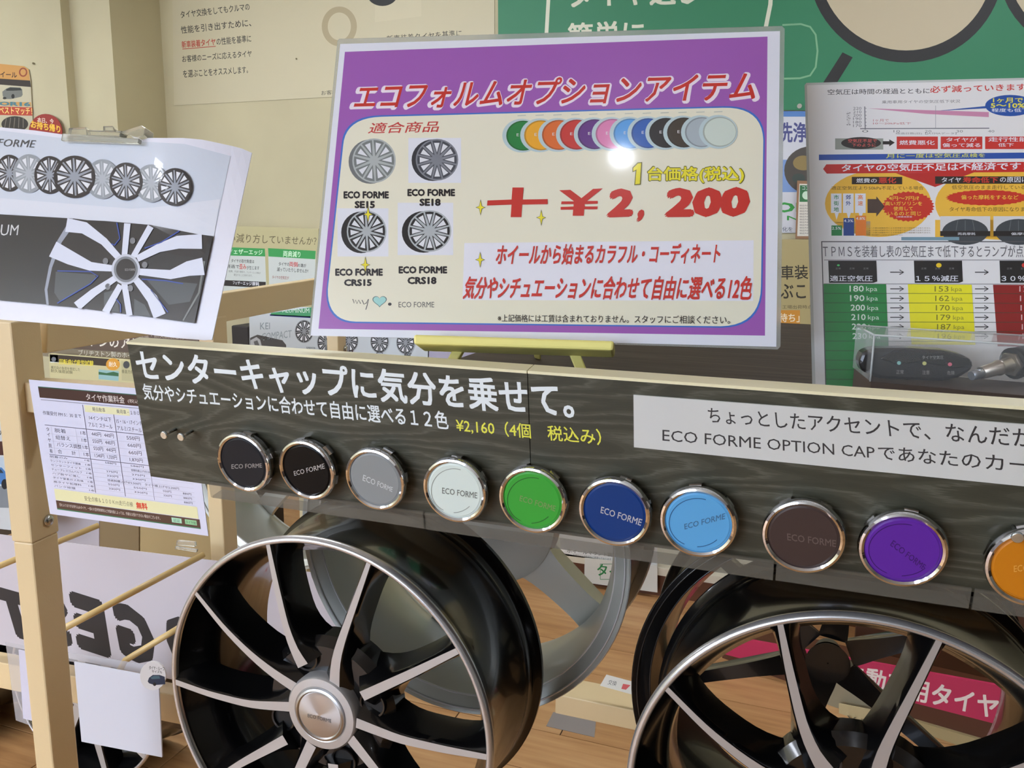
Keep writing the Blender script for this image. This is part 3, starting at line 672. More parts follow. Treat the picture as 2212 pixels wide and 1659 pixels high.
s.text('200', ((1434, 470), (1617, 468), (1624, 403), (1441, 406)), (202, 52, 44), .06); s.up()
for x, y in ((1038, 448), (1169, 470), (795, 463), (789, 572), (1037, 561)):
    s.art = 'star#%d' % x
    for q, col in ((1, (100, 96, 70)), (.8, (240, 226, 50))):
        s.poly([(x, y-18*q), (x+3*q, y-3*q), (x+11*q, y), (x+3*q, y+3*q), (x, y+18*q), (x-3*q, y+3*q), (x-11*q, y), (x-3*q, y-3*q)], col); s.up()
s.art = 'printed_artwork'
s.text('ホイールから始まるカラフル・コーディネート', ((1069, 573), (1553, 569), (1559, 525), (1076, 527)), (204, 58, 50), .03)
s.text('気分やシチュエーションに合わせて自由に選べる12色', ((998, 646), (1621, 649), (1630, 596), (1009, 597)), (204, 58, 50), .03)
s.text('※上記価格には工賃は含まれておりません。スタッフにご相談ください。', ((1075, 695), (1577, 700), (1577, 682), (1075, 679)), (58, 54, 52), .006)
s.build(sign)
# yellow easel
yel = mat((240, 230, 138), .5, bump=.05)
es = thing('small_easel', 'pale yellow wooden mini easel holding up the purple sign', 'easel', (-.15, .8, SZ))
lo = Plane(pt+pp.n*.028, pp.n)
fp1 = [(893, 722), (1327, 736), (1325, 757), (893, 743)]
prism('ledge', [lo.at(x, y) for x, y in fp1], -pp.n*.036, yel, es, .0022)
def legstrip(name, p, q, wd, dp):
    d = (q-p).normalized(); sx = d.cross(pp.n).normalized()*wd; b = -pp.n*dp
    return prism(name, [p-sx/2, p+sx/2, q+sx/2, q-sx/2], b, yel, es, .0012)
lp2 = Plane(pt-pp.n*.004, pp.n)
for (a_, b_) in (((1000, 735), (965, 800)), ((1232, 742), (1268, 830))):
    a3 = lp2.at(*a_); b3 = lp2.at(*b_); d = (b3-a3); k = (SZ-a3.z)/d.z
    top = lp2.at(1110, 560) ; legstrip('front_leg', a3+(a3-b3)*1.9, a3+d*k, .0095, .008)
bt = lp2.at(1160, 560)-pp.n*.006; ft = atZ(1160, 775, SZ); legstrip('back_leg', bt, ft, .0095, .008)

# ================================================================ TYRE PRESSURE CHART AND SENSOR PACK (right)
a = atY(1738, 180, .915); b = atY(1756, 850, .843); c = atY(2212, 168, .91)
tpm = P3(a, b, c)
sheet = thing('pressure_chart', 'laminated white tyre pressure chart with green, yellow and red columns', 'sign', b)
ol = [(1742, 179), (2262, 167), (2282, 860), (1760, 851), (1755, 846), (1738, 184)]
pslab('lamination', ol, tpm, .0008, mat((225, 228, 224), .15, coat=.5, trans=.3), sheet)
s = Sheet(tpm.at, GM); s.L = 12
s.poly([(1743, 184), (2260, 172), (2280, 855), (1762, 846)], (232, 230, 228), 'paper'); s.up()
s.text('空気圧は時間の経過とともに', ((1788, 205), (2008, 202), (2008, 190), (1788, 193)), (56, 54, 54), .01); s.text('必ず減っていきます', ((2009, 201), (2216, 195), (2216, 180), (2009, 186)), (204, 60, 52), .02)
s.text('乗用車用タイヤの空気圧低下状況', ((1905, 224), (2074, 222), (2074, 215), (1905, 217)), (110, 108, 108))
s.line([(1868, 230), (1869, 280)], 2, (110, 112, 118)); s.line([(1858, 278), (2137, 277)], 2, (110, 112, 118)); s.line([(2021, 228), (2021, 278)], 1, (150, 150, 156))
for k in range(6): s.text(str(220-10*k), (1843, 231+7.5*k, 1861, 237+7.5*k), (120, 118, 120)); s.line([(1868, 234+7.5*k), (1872, 234+7.5*k)], 1, (110, 112, 118))
for k in range(5): s.text(str(10*k), (1862+68*k, 281, 1876+68*k, 286), (130, 130, 130))
s.text('空気圧', ((1829, 272), (1837, 272), (1837, 240), (1829, 240)), (140, 138, 138)); s.text('経過日数(日)【JATMAデータ】', (1935, 286, 2066, 291), (120, 118, 118))
s.poly([(1874, 234), (2136, 242), (2136, 253), (2000, 246)], (206, 140, 172)); s.poly([(2018, 240), (2130, 229), (2130, 234)], (36, 82, 160))
s.text('1ヶ月で', (1886, 257, 1920, 263), (190, 100, 100)); s.text('10～20kPa低下', (1886, 264, 1968, 269), (190, 100, 100)); s.ell(2182, 228, 54, 23, (32, 82, 164)); s.up()
s.text('1ヶ月で', (2145, 211, 2210, 222), (236, 226, 70), .02); s.text('5～10%', (2140, 223, 2214, 233), (236, 226, 70), .03); s.text('程度も低下', (2142, 234, 2222, 242), W, .01)
s.rect(1804, 299, 1908, 323, (150, 156, 146)); s.up(); s.ell(1860, 309, 43, 13, (44, 42, 42)); s.up(); s.text('空気圧不足で', (1832, 300, 1894, 308), (206, 90, 84), .02); s.text('下のように', (1840, 310, 1892, 317), (206, 90, 84), .02)
s.poly([(1907, 305), (1921, 305), (1921, 301), (1933, 308), (1921, 316), (1921, 312), (1907, 312)], (34, 30, 32))
for x0, x1, ls in ((1937, 2026, ('燃費悪化',)), (2032, 2122, ('タイヤが', '偏って減る')), (2128, 2240, ('走行性能', '低下'))):
    s.rect(x0, 295, x1, 322, (204, 52, 46))
s.up()
s.text('燃費悪化', (1943, 303, 2019, 313), W, .01); s.text('タイヤが', (2044, 297, 2110, 306), W, .01); s.text('偏って減る', (2036, 309, 2118, 318), W, .01); s.text('走行性能', (2135, 296, 2222, 306), W, .01); s.text('低下', (2156, 309, 2190, 317), W, .01)
s.poly([(1769, 334), (2262, 329), (2262, 342), (1769, 346)], (38, 82, 166)); s.up(); s.text('月に一度は空気圧点検を', ((1914, 342), (2128, 340), (2128, 331), (1914, 332)), (214, 216, 80), .01)
OR = (240, 188, 66)
s.ell(1897, 440, 115, 72, OR, n=40); s.ell(2160, 440, 140, 78, OR, n=40); s.rect(1790, 478, 1880, 509, (236, 234, 232)); s.rect(2020, 475, 2200, 513, OR); s.up()
s.poly([(1785, 355), (2262, 349), (2262, 371), (1786, 375), (1778, 365)], (198, 42, 40)); s.poly([(1935, 374), (2105, 372), (2020, 404)], (190, 44, 40)); s.up()
s.text('タイヤの空気圧不足は不経済です！', ((1818, 371), (2216, 367), (2216, 350), (1818, 355)), W, .02)
s.rect(1840, 382, 1949, 398, (46, 38, 32)); s.rect(2020, 381, 2262, 397, (46, 38, 32)); s.up()
s.text('燃費の', (1850, 385, 1894, 395), W, .01); s.text('悪化', (1898, 383, 1936, 396), (206, 60, 44), .03); s.text('タイヤ', (2034, 383, 2076, 394), W, .01); s.text('寿命低下', (2080, 382, 2156, 395), (206, 60, 44), .03); s.text('の原因に', (2160, 382, 2220, 394), W, .01)
s.text('適正空気圧より50kPa不足している場合', (1796, 402, 1995, 410), (74, 58, 34)); s.text('低空気圧のまま走行していると', (2056, 400, 2226, 409), (74, 58, 34)); s.text('タイヤ寿命低下の原因になります', (2051, 447, 2226, 457), (74, 58, 34))
for x0, h_, col, lb, vt in ((1796, 487, (36, 134, 72), '市街地', '2.5%'), (1822, 471, (44, 74, 140), '郊外', '4.3%'), (1848, 466, (232, 128, 48), '高速', '4.8%')):
    s.rect(x0-1, 418, x0+22, 460, W); s.poly([(x0+7, 460), (x0+16, 460), (x0+11, 475)], W); s.up(); s.rect(x0, h_, x0+23, 509, col); s.up()
    for q, ch in enumerate(lb): s.text(ch, (x0+5, 421+q*13, x0+16, 431+q*13), col, .02)
    s.text(vt, (x0+1, h_+3, x0+21, h_+9), W, .01)
s.poly([(1874, 430), (1893, 430), (1893, 424), (1911, 446), (1893, 468), (1893, 460), (1874, 460)], (80, 64, 56)); s.ell(1962, 446, 57, 33, (204, 52, 36), spike=.08); s.ell(2132, 427, 90, 17, (204, 52, 36), spike=.07); s.up()
for k, (tx, a0, a1) in enumerate((('4円～7円/ℓ', 1920, 1985), ('高いガソリンを', 1912, 1992), ('使用して', 1930, 1972), ('いるのと同じ', 1918, 1990))): s.text(tx, (a0, 424+k*11, a1, 433+k*11), (240, 206, 70), .01)
s.text('偏った摩耗をするなど', (2076, 421, 2200, 431), (240, 206, 70), .01); s.text('※燃費換算値', (1936, 467, 1970, 470), W)
for k in range(4): s.text('※この値は試験条件による参考値であり保証値ではありません', (1877, 491+5*k, 2010-(k == 3)*60, 494+5*k), (140, 112, 60))
for x0 in (2031, 2146):
    s.rect(x0, 467, x0+108, 508, (218, 216, 214)); s.up(); s.ell(x0+54, 501, 50, 28, (66, 72, 76)); s.up(); s.rect(x0, 499, x0+108, 510, (34, 32, 32)); s.up(); s.text('両肩摩耗' if x0 < 2100 else '偏摩耗', (x0+38, 502, x0+76, 508), W)
    for k in range(3): s.line([(x0+34+k*20, 499), (x0+38+k*16, 476)], 1, (110, 116, 120))
s.rect(1947, 512, 2072, 519, (120, 154, 168)); s.up()
for x0, y0, x1, y1 in ((1774, 521, 2270, 523), (1780, 561, 2270, 562)): s.rect(x0, y0, x1, y1, (90, 88, 90))
s.poly([(1774, 521), (1776, 521), (1785, 841), (1783, 841)], (70, 70, 70))
s.text('ＴＰＭＳを装着し表の空気圧まで低下するとランプが点灯', ((1778, 556), (2228, 556), (2228, 530), (1777, 530)), (96, 94, 96))
for x0, tx, col in ((1789, '適正空気圧', (80, 200, 110)), (1974, '１５％減圧', (236, 200, 40)), (2159, '３０％減圧', (210, 60, 50))):
    s.poly([(x0, 563), (x0+104, 563), (x0+106, 608), (x0+98, 611), (x0+2, 611)], (34, 34, 34)); s.up(); s.text(tx, (x0+4, 595, x0+96, 608), W, .015)
    s.ell(x0+(22 if x0 < 1900 else 54), 573, 3 if x0 < 1900 else 6, 2 if x0 < 1900 else 5, col, n=12)
    for k in range(3): s.text('正常', (x0+16+30*k, 578, x0+27+30*k, 582), (130, 130, 130))
s.poly([(1779, 613), (1914, 614), (1923, 842), (1785, 840)], (38, 134, 66)); s.poly([(1961, 614), (2099, 615), (2107, 745), (1969, 744)], (238, 230, 40)); s.poly([(2145, 615), (2285, 616), (2292, 750), (2155, 748)], (142, 34, 32)); s.up()
for k in range(12):
    y = 613+20.6*k; xr_ = 2280 if k < 7 else 1922
    s.line([(1780+.02*(y-613), y), (xr_, y+1)], 1, (50, 70, 50) if k else (90, 90, 90))
s.up()
for k in range(6):
    y = 617+20.5*k; d = k*1.3
    s.text(f'{180+10*k}', (1835+d, y, 1866+d, y+13), (224, 236, 224), .015); s.text('kpa', (1871+d, y+2, 1895+d, y+15), (214, 230, 214))
    s.text(f'{int((180+10*k)*.85+.5)}', (2019+d, y+1, 2049+d, y+13), (120, 116, 40)); s.text('kpa', (2055+d, y+3, 2078+d, y+15), (150, 146, 50))
    s.text(f'{int((180+10*k)*.7)}', (2202+d, y+1, 2232+d, y+13), (224, 190, 190))
for y in [588]+[624+20.5*k for k in range(6)]:
    for x0 in ((1923, 1952), (2106, 2135)):
        s.line([(x0[0], y), (x0[1], y)], 1.8, K); s.line([(x0[1]-9, y-5), (x0[1], y), (x0[1]-9, y+5)], 1.8, K)
s.build(sheet)

# clear sensor pack
YF = .735
FL = atY(1889, 724, YF); zt_ = FL.z; zc = atY(1881, 824, YF).z; BLk = atZ(1829, 692, zt_); FR = atZ(2260, 748, zt_)
dxp = (FR-FL); dxp.z = 0; dyp = (BLk-FL); dyp.z = 0
if dyp.length > .075: dyp = dyp.normalized()*.075
pack = thing('sensor_pack', 'clear plastic box holding black tyre monitor in front of the chart', 'package', FL-Vector((0, 0, FL.z-SZ)))
hz = zt_-zc
p0 = Vector((FL.x, FL.y, zc)); tk = .0006; ux = dxp.normalized(); uy = dyp.normalized(); Wx = dxp.length+.03; Wy = dyp.length
pet = mat((206, 208, 206), .1, alpha=.2, coat=.8, spec=.8); pet2 = mat((206, 208, 206), .1, alpha=.055, coat=.4, spec=.6)
obox('front_wall', p0, ux*Wx, uy*tk, ez*hz, pet2, pack); obox('back_wall', p0+uy*Wy, ux*Wx, uy*tk, ez*hz, pet, pack)
obox('side_wall', p0, uy*Wy, ux*tk, ez*hz, pet, pack); obox('lid', p0+ez*hz, ux*Wx, uy*Wy, ez*tk, pet, pack); obox('brown_tray', p0+ux*.001+uy*.001-ez*(zc-SZ-.0005), ux*(Wx-.002), uy*(Wy-.002), ez*(zc-SZ-.001), mat((72, 58, 48), .6), pack)
a = p0+ez*hz
for q0, q1 in ((p0, p0+ez*hz), (a, a+ux*Wx), (a, a+uy*Wy), (a+uy*Wy, a+uy*Wy+ux*Wx)): tube('fold', [q0, q1], .0009, mat((214, 218, 216), .2, alpha=.6, coat=.5), pack, 6)
mon = thing('tyre_monitor', 'black oval tyre monitor with three small lamps in the clear box', 'monitor', p0+ux*.06+uy*.03)
mp = Plane(p0+uy*.02, uy); print('PACK', FL, BLk, FR, ux, uy, Wx, Wy, zc, SZ)
ov = [(1862, 802), (1855, 782), (1862, 762), (1885, 753), (1960, 752), (2040, 757), (2085, 768), (2104, 782), (2100, 800), (2070, 818), (2030, 824), (1960, 822), (1900, 818)]
prism('body', [mp.at(x, y) for x, y in ov], uy*.02, mat((36, 34, 34), .35, coat=.3), mon, .003)
prism('brow', [mp.at(x, y, .004) for x, y in ((1900, 775), (1935, 757), (2040, 761), (2095, 775), (2102, 792), (2060, 796), (1990, 782), (1940, 788))], uy*.004, mat((24, 22, 22), .25, coat=.4), mon, .001)
for (x, y), col in (((1942, 784), (110, 170, 160)), ((1997, 785), (170, 168, 80)), ((2052, 787), (190, 70, 90))): tube('lamp', [mp.at(x, y, .003), mp.at(x, y, .009)], .0016, mat(col, .2), mon, 10)
s = Sheet(mp.at, paper); s.L = 600
s.text('タイヤ空気圧', (1992, 768, 2038, 776), (150, 146, 140)); s.text('正常', (1936, 799, 1952, 808), (150, 146, 140)); s.text('注意', (1992, 800, 2008, 809), (150, 146, 140)); s.text('危険', (2046, 801, 2062, 810), (150, 146, 140)); s.build(mon)
val = thing('valve_sensor', 'silver tyre valve sensor with black rubber seat in the clear box', 'valve', p0+ux*.13)
va = Plane(p0+uy*.012, uy).at(2098, 812); vb = Plane(p0+uy*.035, uy).at(2200, 782); d = vb-va
alum = mat((196, 188, 174), .3, metal=.9)
tube('cap', [va, va+d*.22], [.0038, .0045], mat((176, 182, 190), .3, metal=.8), val, 12); tube('stem', [va+d*.2, va+d*.55, va+d*.56, va+d*.6, va+d*.62, va+d*.8], [.0052, .0058, .0066, .0066, .0058, .0066], alum, val, 16)
tube('nut', [va+d*.8, va+d*.88], .0105, alum, val, 6); tube('rubber_seat', [va+d*.88, va+d*1.02, va+d*1.3], [.0135, .0125, .0125], mat((30, 28, 28), .5), val, 20)

# ================================================================ LEFT: CURLED LAMINATED WHEEL SHEET WITH CLIP
a = atY(455, 735, .70); b = atY(543, 325, .781); c = atY(0, 690, .728)
lpz = P3(a, b, c)
def curl(x, y, lift=0.0):
    r = ray(x, y); t = lpz.n.dot(lpz.p-O)/lpz.n.dot(r)
    k = max(0, (x-330)/210)**2*max(0, (560-y)/260)*.035
    return O+r*(t*(1+k-lift))
sh_ = thing('wheel_photo_sheet', 'curled laminated sheet with a row of wheels and a big black wheel photo', 'sign', curl(455, 735))
def curved(part, outline_top, outline_bot, n, m, rows=10):
    """strip grid between two outlines given as functions of u"""
    vs = []; fs = []
    for j in range(rows+1):
        for i in range(n+1):
            u = i/n; (x0, y0), (x1, y1) = outline_top(u), outline_bot(u); v = j/rows
            vs.append(curl(x0+(x1-x0)*v, y0+(y1-y0)*v))
    for j in range(rows):
        for i in range(n): fs.append((j*(n+1)+i, j*(n+1)+i+1, (j+1)*(n+1)+i+1, (j+1)*(n+1)+i))
    N = len(vs); nn = -lpz.n*.0007; vs += [v+nn for v in vs]; fs += [tuple(N+k for k in f[::-1]) for f in fs]
    bd = list(range(n+1))+[j*(n+1)+n for j in range(1, rows+1)]+[rows*(n+1)+i for i in range(n-1, -1, -1)]+[j*(n+1) for j in range(rows-1, 0, -1)]
    for i in range(len(bd)): p, q = bd[i], bd[(i+1) % len(bd)]; fs.append((p, p+N, q+N, q))
    return mesh(part, vs, fs, m, sh_, smooth=False)
def interp(pts):
    xs0 = [p[0] for p in pts]
    def f(u): x = xs0[0]+(xs0[-1]-xs0[0])*u; return (x, float(np.interp(x, xs0, [p[1] for p in pts])))
    return f
ltop = interp([(-95, 262), (0, 275), (70, 281), (140, 291), (240, 300), (310, 298), (400, 298), (440, 302), (500, 315), (535, 324), (544, 330)])
lbot = interp([(-100, 676), (0, 690), (200, 707), (380, 730), (455, 736), (458, 734)])
curved('laminated_sheet', ltop, lbot, 30, gloss((226, 226, 236)))
Sheet.EPS = 5e-5
s = Sheet(curl, gloss); s.L = 8
def grid(pts_top, pts_bot, col, n=12, rows=4):
    T = interp(pts_top); B = interp(pts_bot); pts = []; fs = []
    for j in range(rows+1):
        for i in range(n+1):
            (x0, y0), (x1, y1) = T(i/n), B(i/n); pts.append((x0+(x1-x0)*j/rows, y0+(y1-y0)*j/rows))
    for j in range(rows):
        for i in range(n): fs.append((j*(n+1)+i, j*(n+1)+i+1, (j+1)*(n+1)+i+1, (j+1)*(n+1)+i))
    s.add('printed_artwork', pts, fs, col)
grid([(-95, 270), (140, 299), (310, 306), (400, 311), (498, 337)], [(-95, 452), (0, 462), (200, 476), (462, 511)], (204, 211, 222), 30, 12); s.L += 8
grid([(-95, 440), (0, 428), (300, 452), (476, 430)], [(-95, 452), (0, 462), (200, 476), (462, 511)], (216, 219, 228)); s.L += 8
s.text('ECO FORME', ((-66, 313), (73, 319), (78, 303), (-60, 297)), (80, 82, 84), -.004)
L0 = s.L
for i, (x, y, rx, ry, dk) in enumerate(((-28, 372, 34, 42, 0), (20, 374, 30, 40, 1), (62, 375, 34, 42, 0), (107, 378, 33, 41, 1), (221, 387, 36, 43, 0), (161, 382, 45, 46, 2), (327, 396, 36, 41, 0), (272, 392, 36, 41, 1), (378, 404, 37, 41, 1))):
    s.wheel(x, y, rx, ry, (44, 42, 44) if dk else (150, 156, 160), (150, 156, 166) if dk else (176, 182, 188), 10); s.ring(x, y, rx, ry, rx*.12, (40, 38, 40) if dk else (150, 156, 162)); s.L += 1
def z4(x, y): return (x/3.072, 450+y/3.072)
grid([(-95, 452), (0, 463), (160, 472), (460, 510)], [(-95, 636), (0, 649), (150, 662), (420, 698)], (34, 36, 38), 24, 8); s.L += 6
s.text('UM', ((0, 509), (38, 508), (41, 486), (3, 485)), (210, 212, 214), -.006)
bm_ = (214, 218, 232); bk = (38, 35, 34)
s.poly([z4(500, 75), z4(395, 230), z4(330, 400), z4(300, 560), z4(310, 642), z4(470, 655), z4(860, 705), z4(1200, 745), z4(1290, 640), z4(1340, 480), z4(1360, 300), z4(1380, 185), z4(1000, 110), z4(700, 84)], (30, 28, 28)); s.up()
s.line([z4(490, 75), z4(395, 220), z4(335, 390), z4(305, 540), z4(316, 642)], [14, 10, 7, 6, 5], (150, 156, 170)); s.line([z4(1355, 350), z4(1320, 560), z4(1215, 745)], [5, 4, 3], (120, 124, 120))
for poly_ in ([(370, 420), (630, 440), (640, 470), (400, 620), (360, 560)], [(970, 470), (1310, 500), (1260, 620), (1120, 640)], [(690, 560), (770, 540), (790, 690), (690, 680)], [(890, 600), (960, 640), (1000, 720), (890, 710)]):
    s.poly([z4(*p) for p in poly_], (72, 78, 80))
s.L += 14
for pts, wd in (([(440, 110), (560, 130), (690, 220), (790, 330)], [30, 26, 17, 14]), ([(350, 270), (470, 330), (600, 385), (760, 400)], [36, 30, 19, 13]), ([(510, 650), (620, 560), (770, 460)], [20, 17, 13]),
                ([(700, 690), (800, 510)], [16, 13]), ([(860, 712), (825, 500)], [13, 13]), ([(1060, 715), (1010, 600), (900, 470)], [28, 24, 14]), ([(1350, 385), (1250, 400), (1130, 440), (920, 420)], [38, 32, 20, 14]),
                ([(1340, 220), (1180, 225), (1050, 265), (910, 335)], [32, 28, 18, 14]), ([(1000, 120), (885, 320)], [14, 12]), ([(845, 100), (825, 320)], [14, 12])):
    s.line([z4(*p) for p in pts], wd, bm_)
for pts in ([(775, 95), (795, 200), (760, 245), (740, 235)], [(960, 265), (1070, 225), (1190, 150)], [(380, 415), (600, 420), (650, 450), (600, 500), (380, 630)], [(770, 600), (800, 640), (800, 690)], [(940, 470), (1100, 480), (1215, 500)], [(1115, 690), (1060, 620), (1000, 540)]):
    s.line([z4(*p) for p in pts], 2.6, (46, 74, 158))
for x, y in ((880, 215), (700, 350), (960, 375), (715, 520), (865, 530)): s.ell(*z4(x, y), 6, 7, (120, 122, 126), n=14)
s.up(); s.ell(*z4(835, 405), 31, 33, (196, 200, 212)); s.up(); s.ell(*z4(835, 405), 26, 28, (120, 124, 130)); s.up(); s.ell(*z4(835, 405), 21, 23, (28, 26, 26)); s.up(); s.text('ECO FORME', (z4(830, 0)[0], z4(0, 400)[1], z4(895, 0)[0], z4(0, 415)[1]), (170, 170, 170)); s.build(sh_); Sheet.EPS = 1.6e-5
# clear clip gripping the top of that sheet
clip = thing('clear_clip', 'clear plastic clip on the top edge of the curled wheel sheet', 'clip', curl(220, 300))
clear = mat((240, 240, 226), .08, trans=.85, coat=.5)
def cb(pix, lift, dep, name): o = prism(name, [curl(x, y, lift) for x, y in pix], -lpz.n*dep, clear, clip, .0008)
cb([(134, 288), (300, 299), (298, 309), (131, 303)], .014, .005, 'jaw'); cb([(148, 276), (185, 274), (190, 292), (146, 290)], .012, .012, 'block'); cb([(222, 272), (242, 271), (248, 284), (222, 284)], .01, .008, 'hinge')
cb([(255, 286), (305, 270), (313, 276), (311, 292), (300, 298)], .01, .014, 'lever'); cb([(185, 280), (262, 282), (258, 294), (186, 292)], .012, .01, 'bridge')

# ---- price list sheet below it
a = atY(62, 820, .935-.03); b = atY(450, 1158, .93-.03); c = atY(108, 1110, .945-.03)
prp = P3(a, b, c)
fh = hom(((62, 820), (410, 848), (450, 1158), (108, 1110)))
fuv = lambda u, v: fh(u, v)
pl_ = thing('service_price_list', 'white laminated tyre service price table with brown heading bar', 'sign', c)
pslab('laminated_sheet', [(62, 820), (410, 848), (450, 1158), (108, 1110)], prp, .0008, gloss((214, 216, 236)), pl_)
s = Sheet(prp.at, gloss, fuv); s.L = 12
br = (66, 42, 38)
s.rect(.055, .05, .96, .125, br); s.rect(.055, .044, .96, .052, (40, 100, 84)); s.rect(.055, .80, .955, .885, (228, 226, 178)); s.rect(.055, .888, .96, .95, br); s.rect(.055, .948, .96, .957, (40, 120, 88)); s.rect(.22+.12, .15, .62, .2, (230, 228, 184)); s.up()
s.text('タイヤ作業料金', ((.36, .115), (.6, .115), (.6, .065), (.36, .065)), (220, 212, 206), .01); s.text('(税込)', ((.62, .11), (.7, .11), (.7, .08), (.62, .08)), (220, 212, 206))
s.line([(.06, .14), (.96, .14)], .005, (140, 140, 156))
def tt(tx, u0, v0, u1, v1, col=(74, 74, 92), b_=0): s.text(tx, ((u0, v1), (u1, v1), (u1, v0), (u0, v0)), col, b_)
tt('作業受付 PM 5：30 まで', .06, .22, .31, .25); tt('軽自動車', .39, .16, .47, .19); tt('乗用車・１ＢＯＸ', .54, .16, .7, .19); tt('14インチ以下', .36, .225, .5, .255); tt('15・16・17インチ', .53, .23, .69, .26); tt('アルミ スチール', .35, .275, .5, .305); tt('アルミ/スチール', .53, .28, .68, .31)
rows = ['脱着', '組替え', 'バランス調整', '合　　計', '脱着のみ', 'ランフラットタイヤ脱着', 'センターフィット', 'チューブレスゴムバルブ', 'ハブ面サビ落し', 'タイヤ窒素ガス充填', '廃タイヤ処理料', 'パンク修理']
vals = [('440円', '440円', '550円'), ('550円', '440円', '660円'), ('550円', '440円', '660円'), ('1,540円', '1,320円', '1,870円'), ('588円', '', '588円'), ('', '', ''), ('275円', '', '275円'), ('330円', '', '330円'), ('', '', ''), ('550円', '', '550円'), ('330円', '', '330円'), ('', '', '')]
v = .335
for k, r_ in enumerate(rows):
    hgt_ = .052 if k < 4 else .0315
    u0 = .12 if k < 4 else .06
    tt(r_, u0, v+.006, u0+min(.2, .022*len(r_)+.03), v+hgt_*.72); tt('1本', .29, v+.006, .325, v+hgt_*.7)
    a1, a2, a3 = vals[k]
    if a1: tt(a1, .36 if a2 else .42, v+.006, .42 if a2 else .49, v+hgt_*.7)
    if a2: tt(a2, .44, v+.006, .5, v+hgt_*.7)
    if a3: tt(a3, .58, v+.008, .66, v+hgt_*.72)
    if k >= 9: tt(a3, .76, v+.006, .81, v+hgt_*.7) if a3 else None; tt('880円', .88, v+.006, .93, v+hgt_*.7)
    if k in (5, 8): tt('技術料積上げせ5,500円　タイヤ積上げせ2,200円', .42 if k == 8 else .58, v+.006, .86, v+hgt_*.8)
    s.line([(.06, v+hgt_), (.95, v+hgt_)], .0045 if k in (3,) else .0018, (110, 110, 130) if k == 3 else (190, 190, 206)); v += hgt_
s.line([(.06, .325), (.95, .325)], .0045, (96, 96, 116)); s.line([(.33, .15), (.33, .79)], .004, (96, 96, 116)); s.line([(.52, .2), (.52, .79)], .004, (96, 96, 116)); s.line([(.7, .2), (.7, .79)], .0025, (120, 120, 140)); s.line([(.26, .33), (.26, .54)], .002, (190, 190, 206)); s.line([(.1, .33), (.1, .54)], .002, (190, 190, 206))
for q, ch in enumerate('タイヤ脱着'): tt(ch, .065, .34+q*.04, .085, .37+q*.04)
tt('安全点検＆１００Ｋｍ走行点検', .25, .825, .56, .862, (80, 80, 60)); tt('無料', .58, .82, .65, .87, (214, 60, 40), .04)
tt('恐れ入りますがお持ち込みタイヤ、一部の大型特殊車両など作業内容によっては、作業をお受けできない場合がございます。', .075, .905, .72, .93, (220, 214, 210)); s.rect(.79, .9, .85, .935, (170, 220, 190)); s.rect(.87, .9, .94, .935, (140, 200, 150)); s.up(); tt('認証', .8, .907, .84, .93, (40, 120, 88)); tt('タイヤ館', .875, .907, .935, .93, (40, 90, 60)); s.build(pl_)

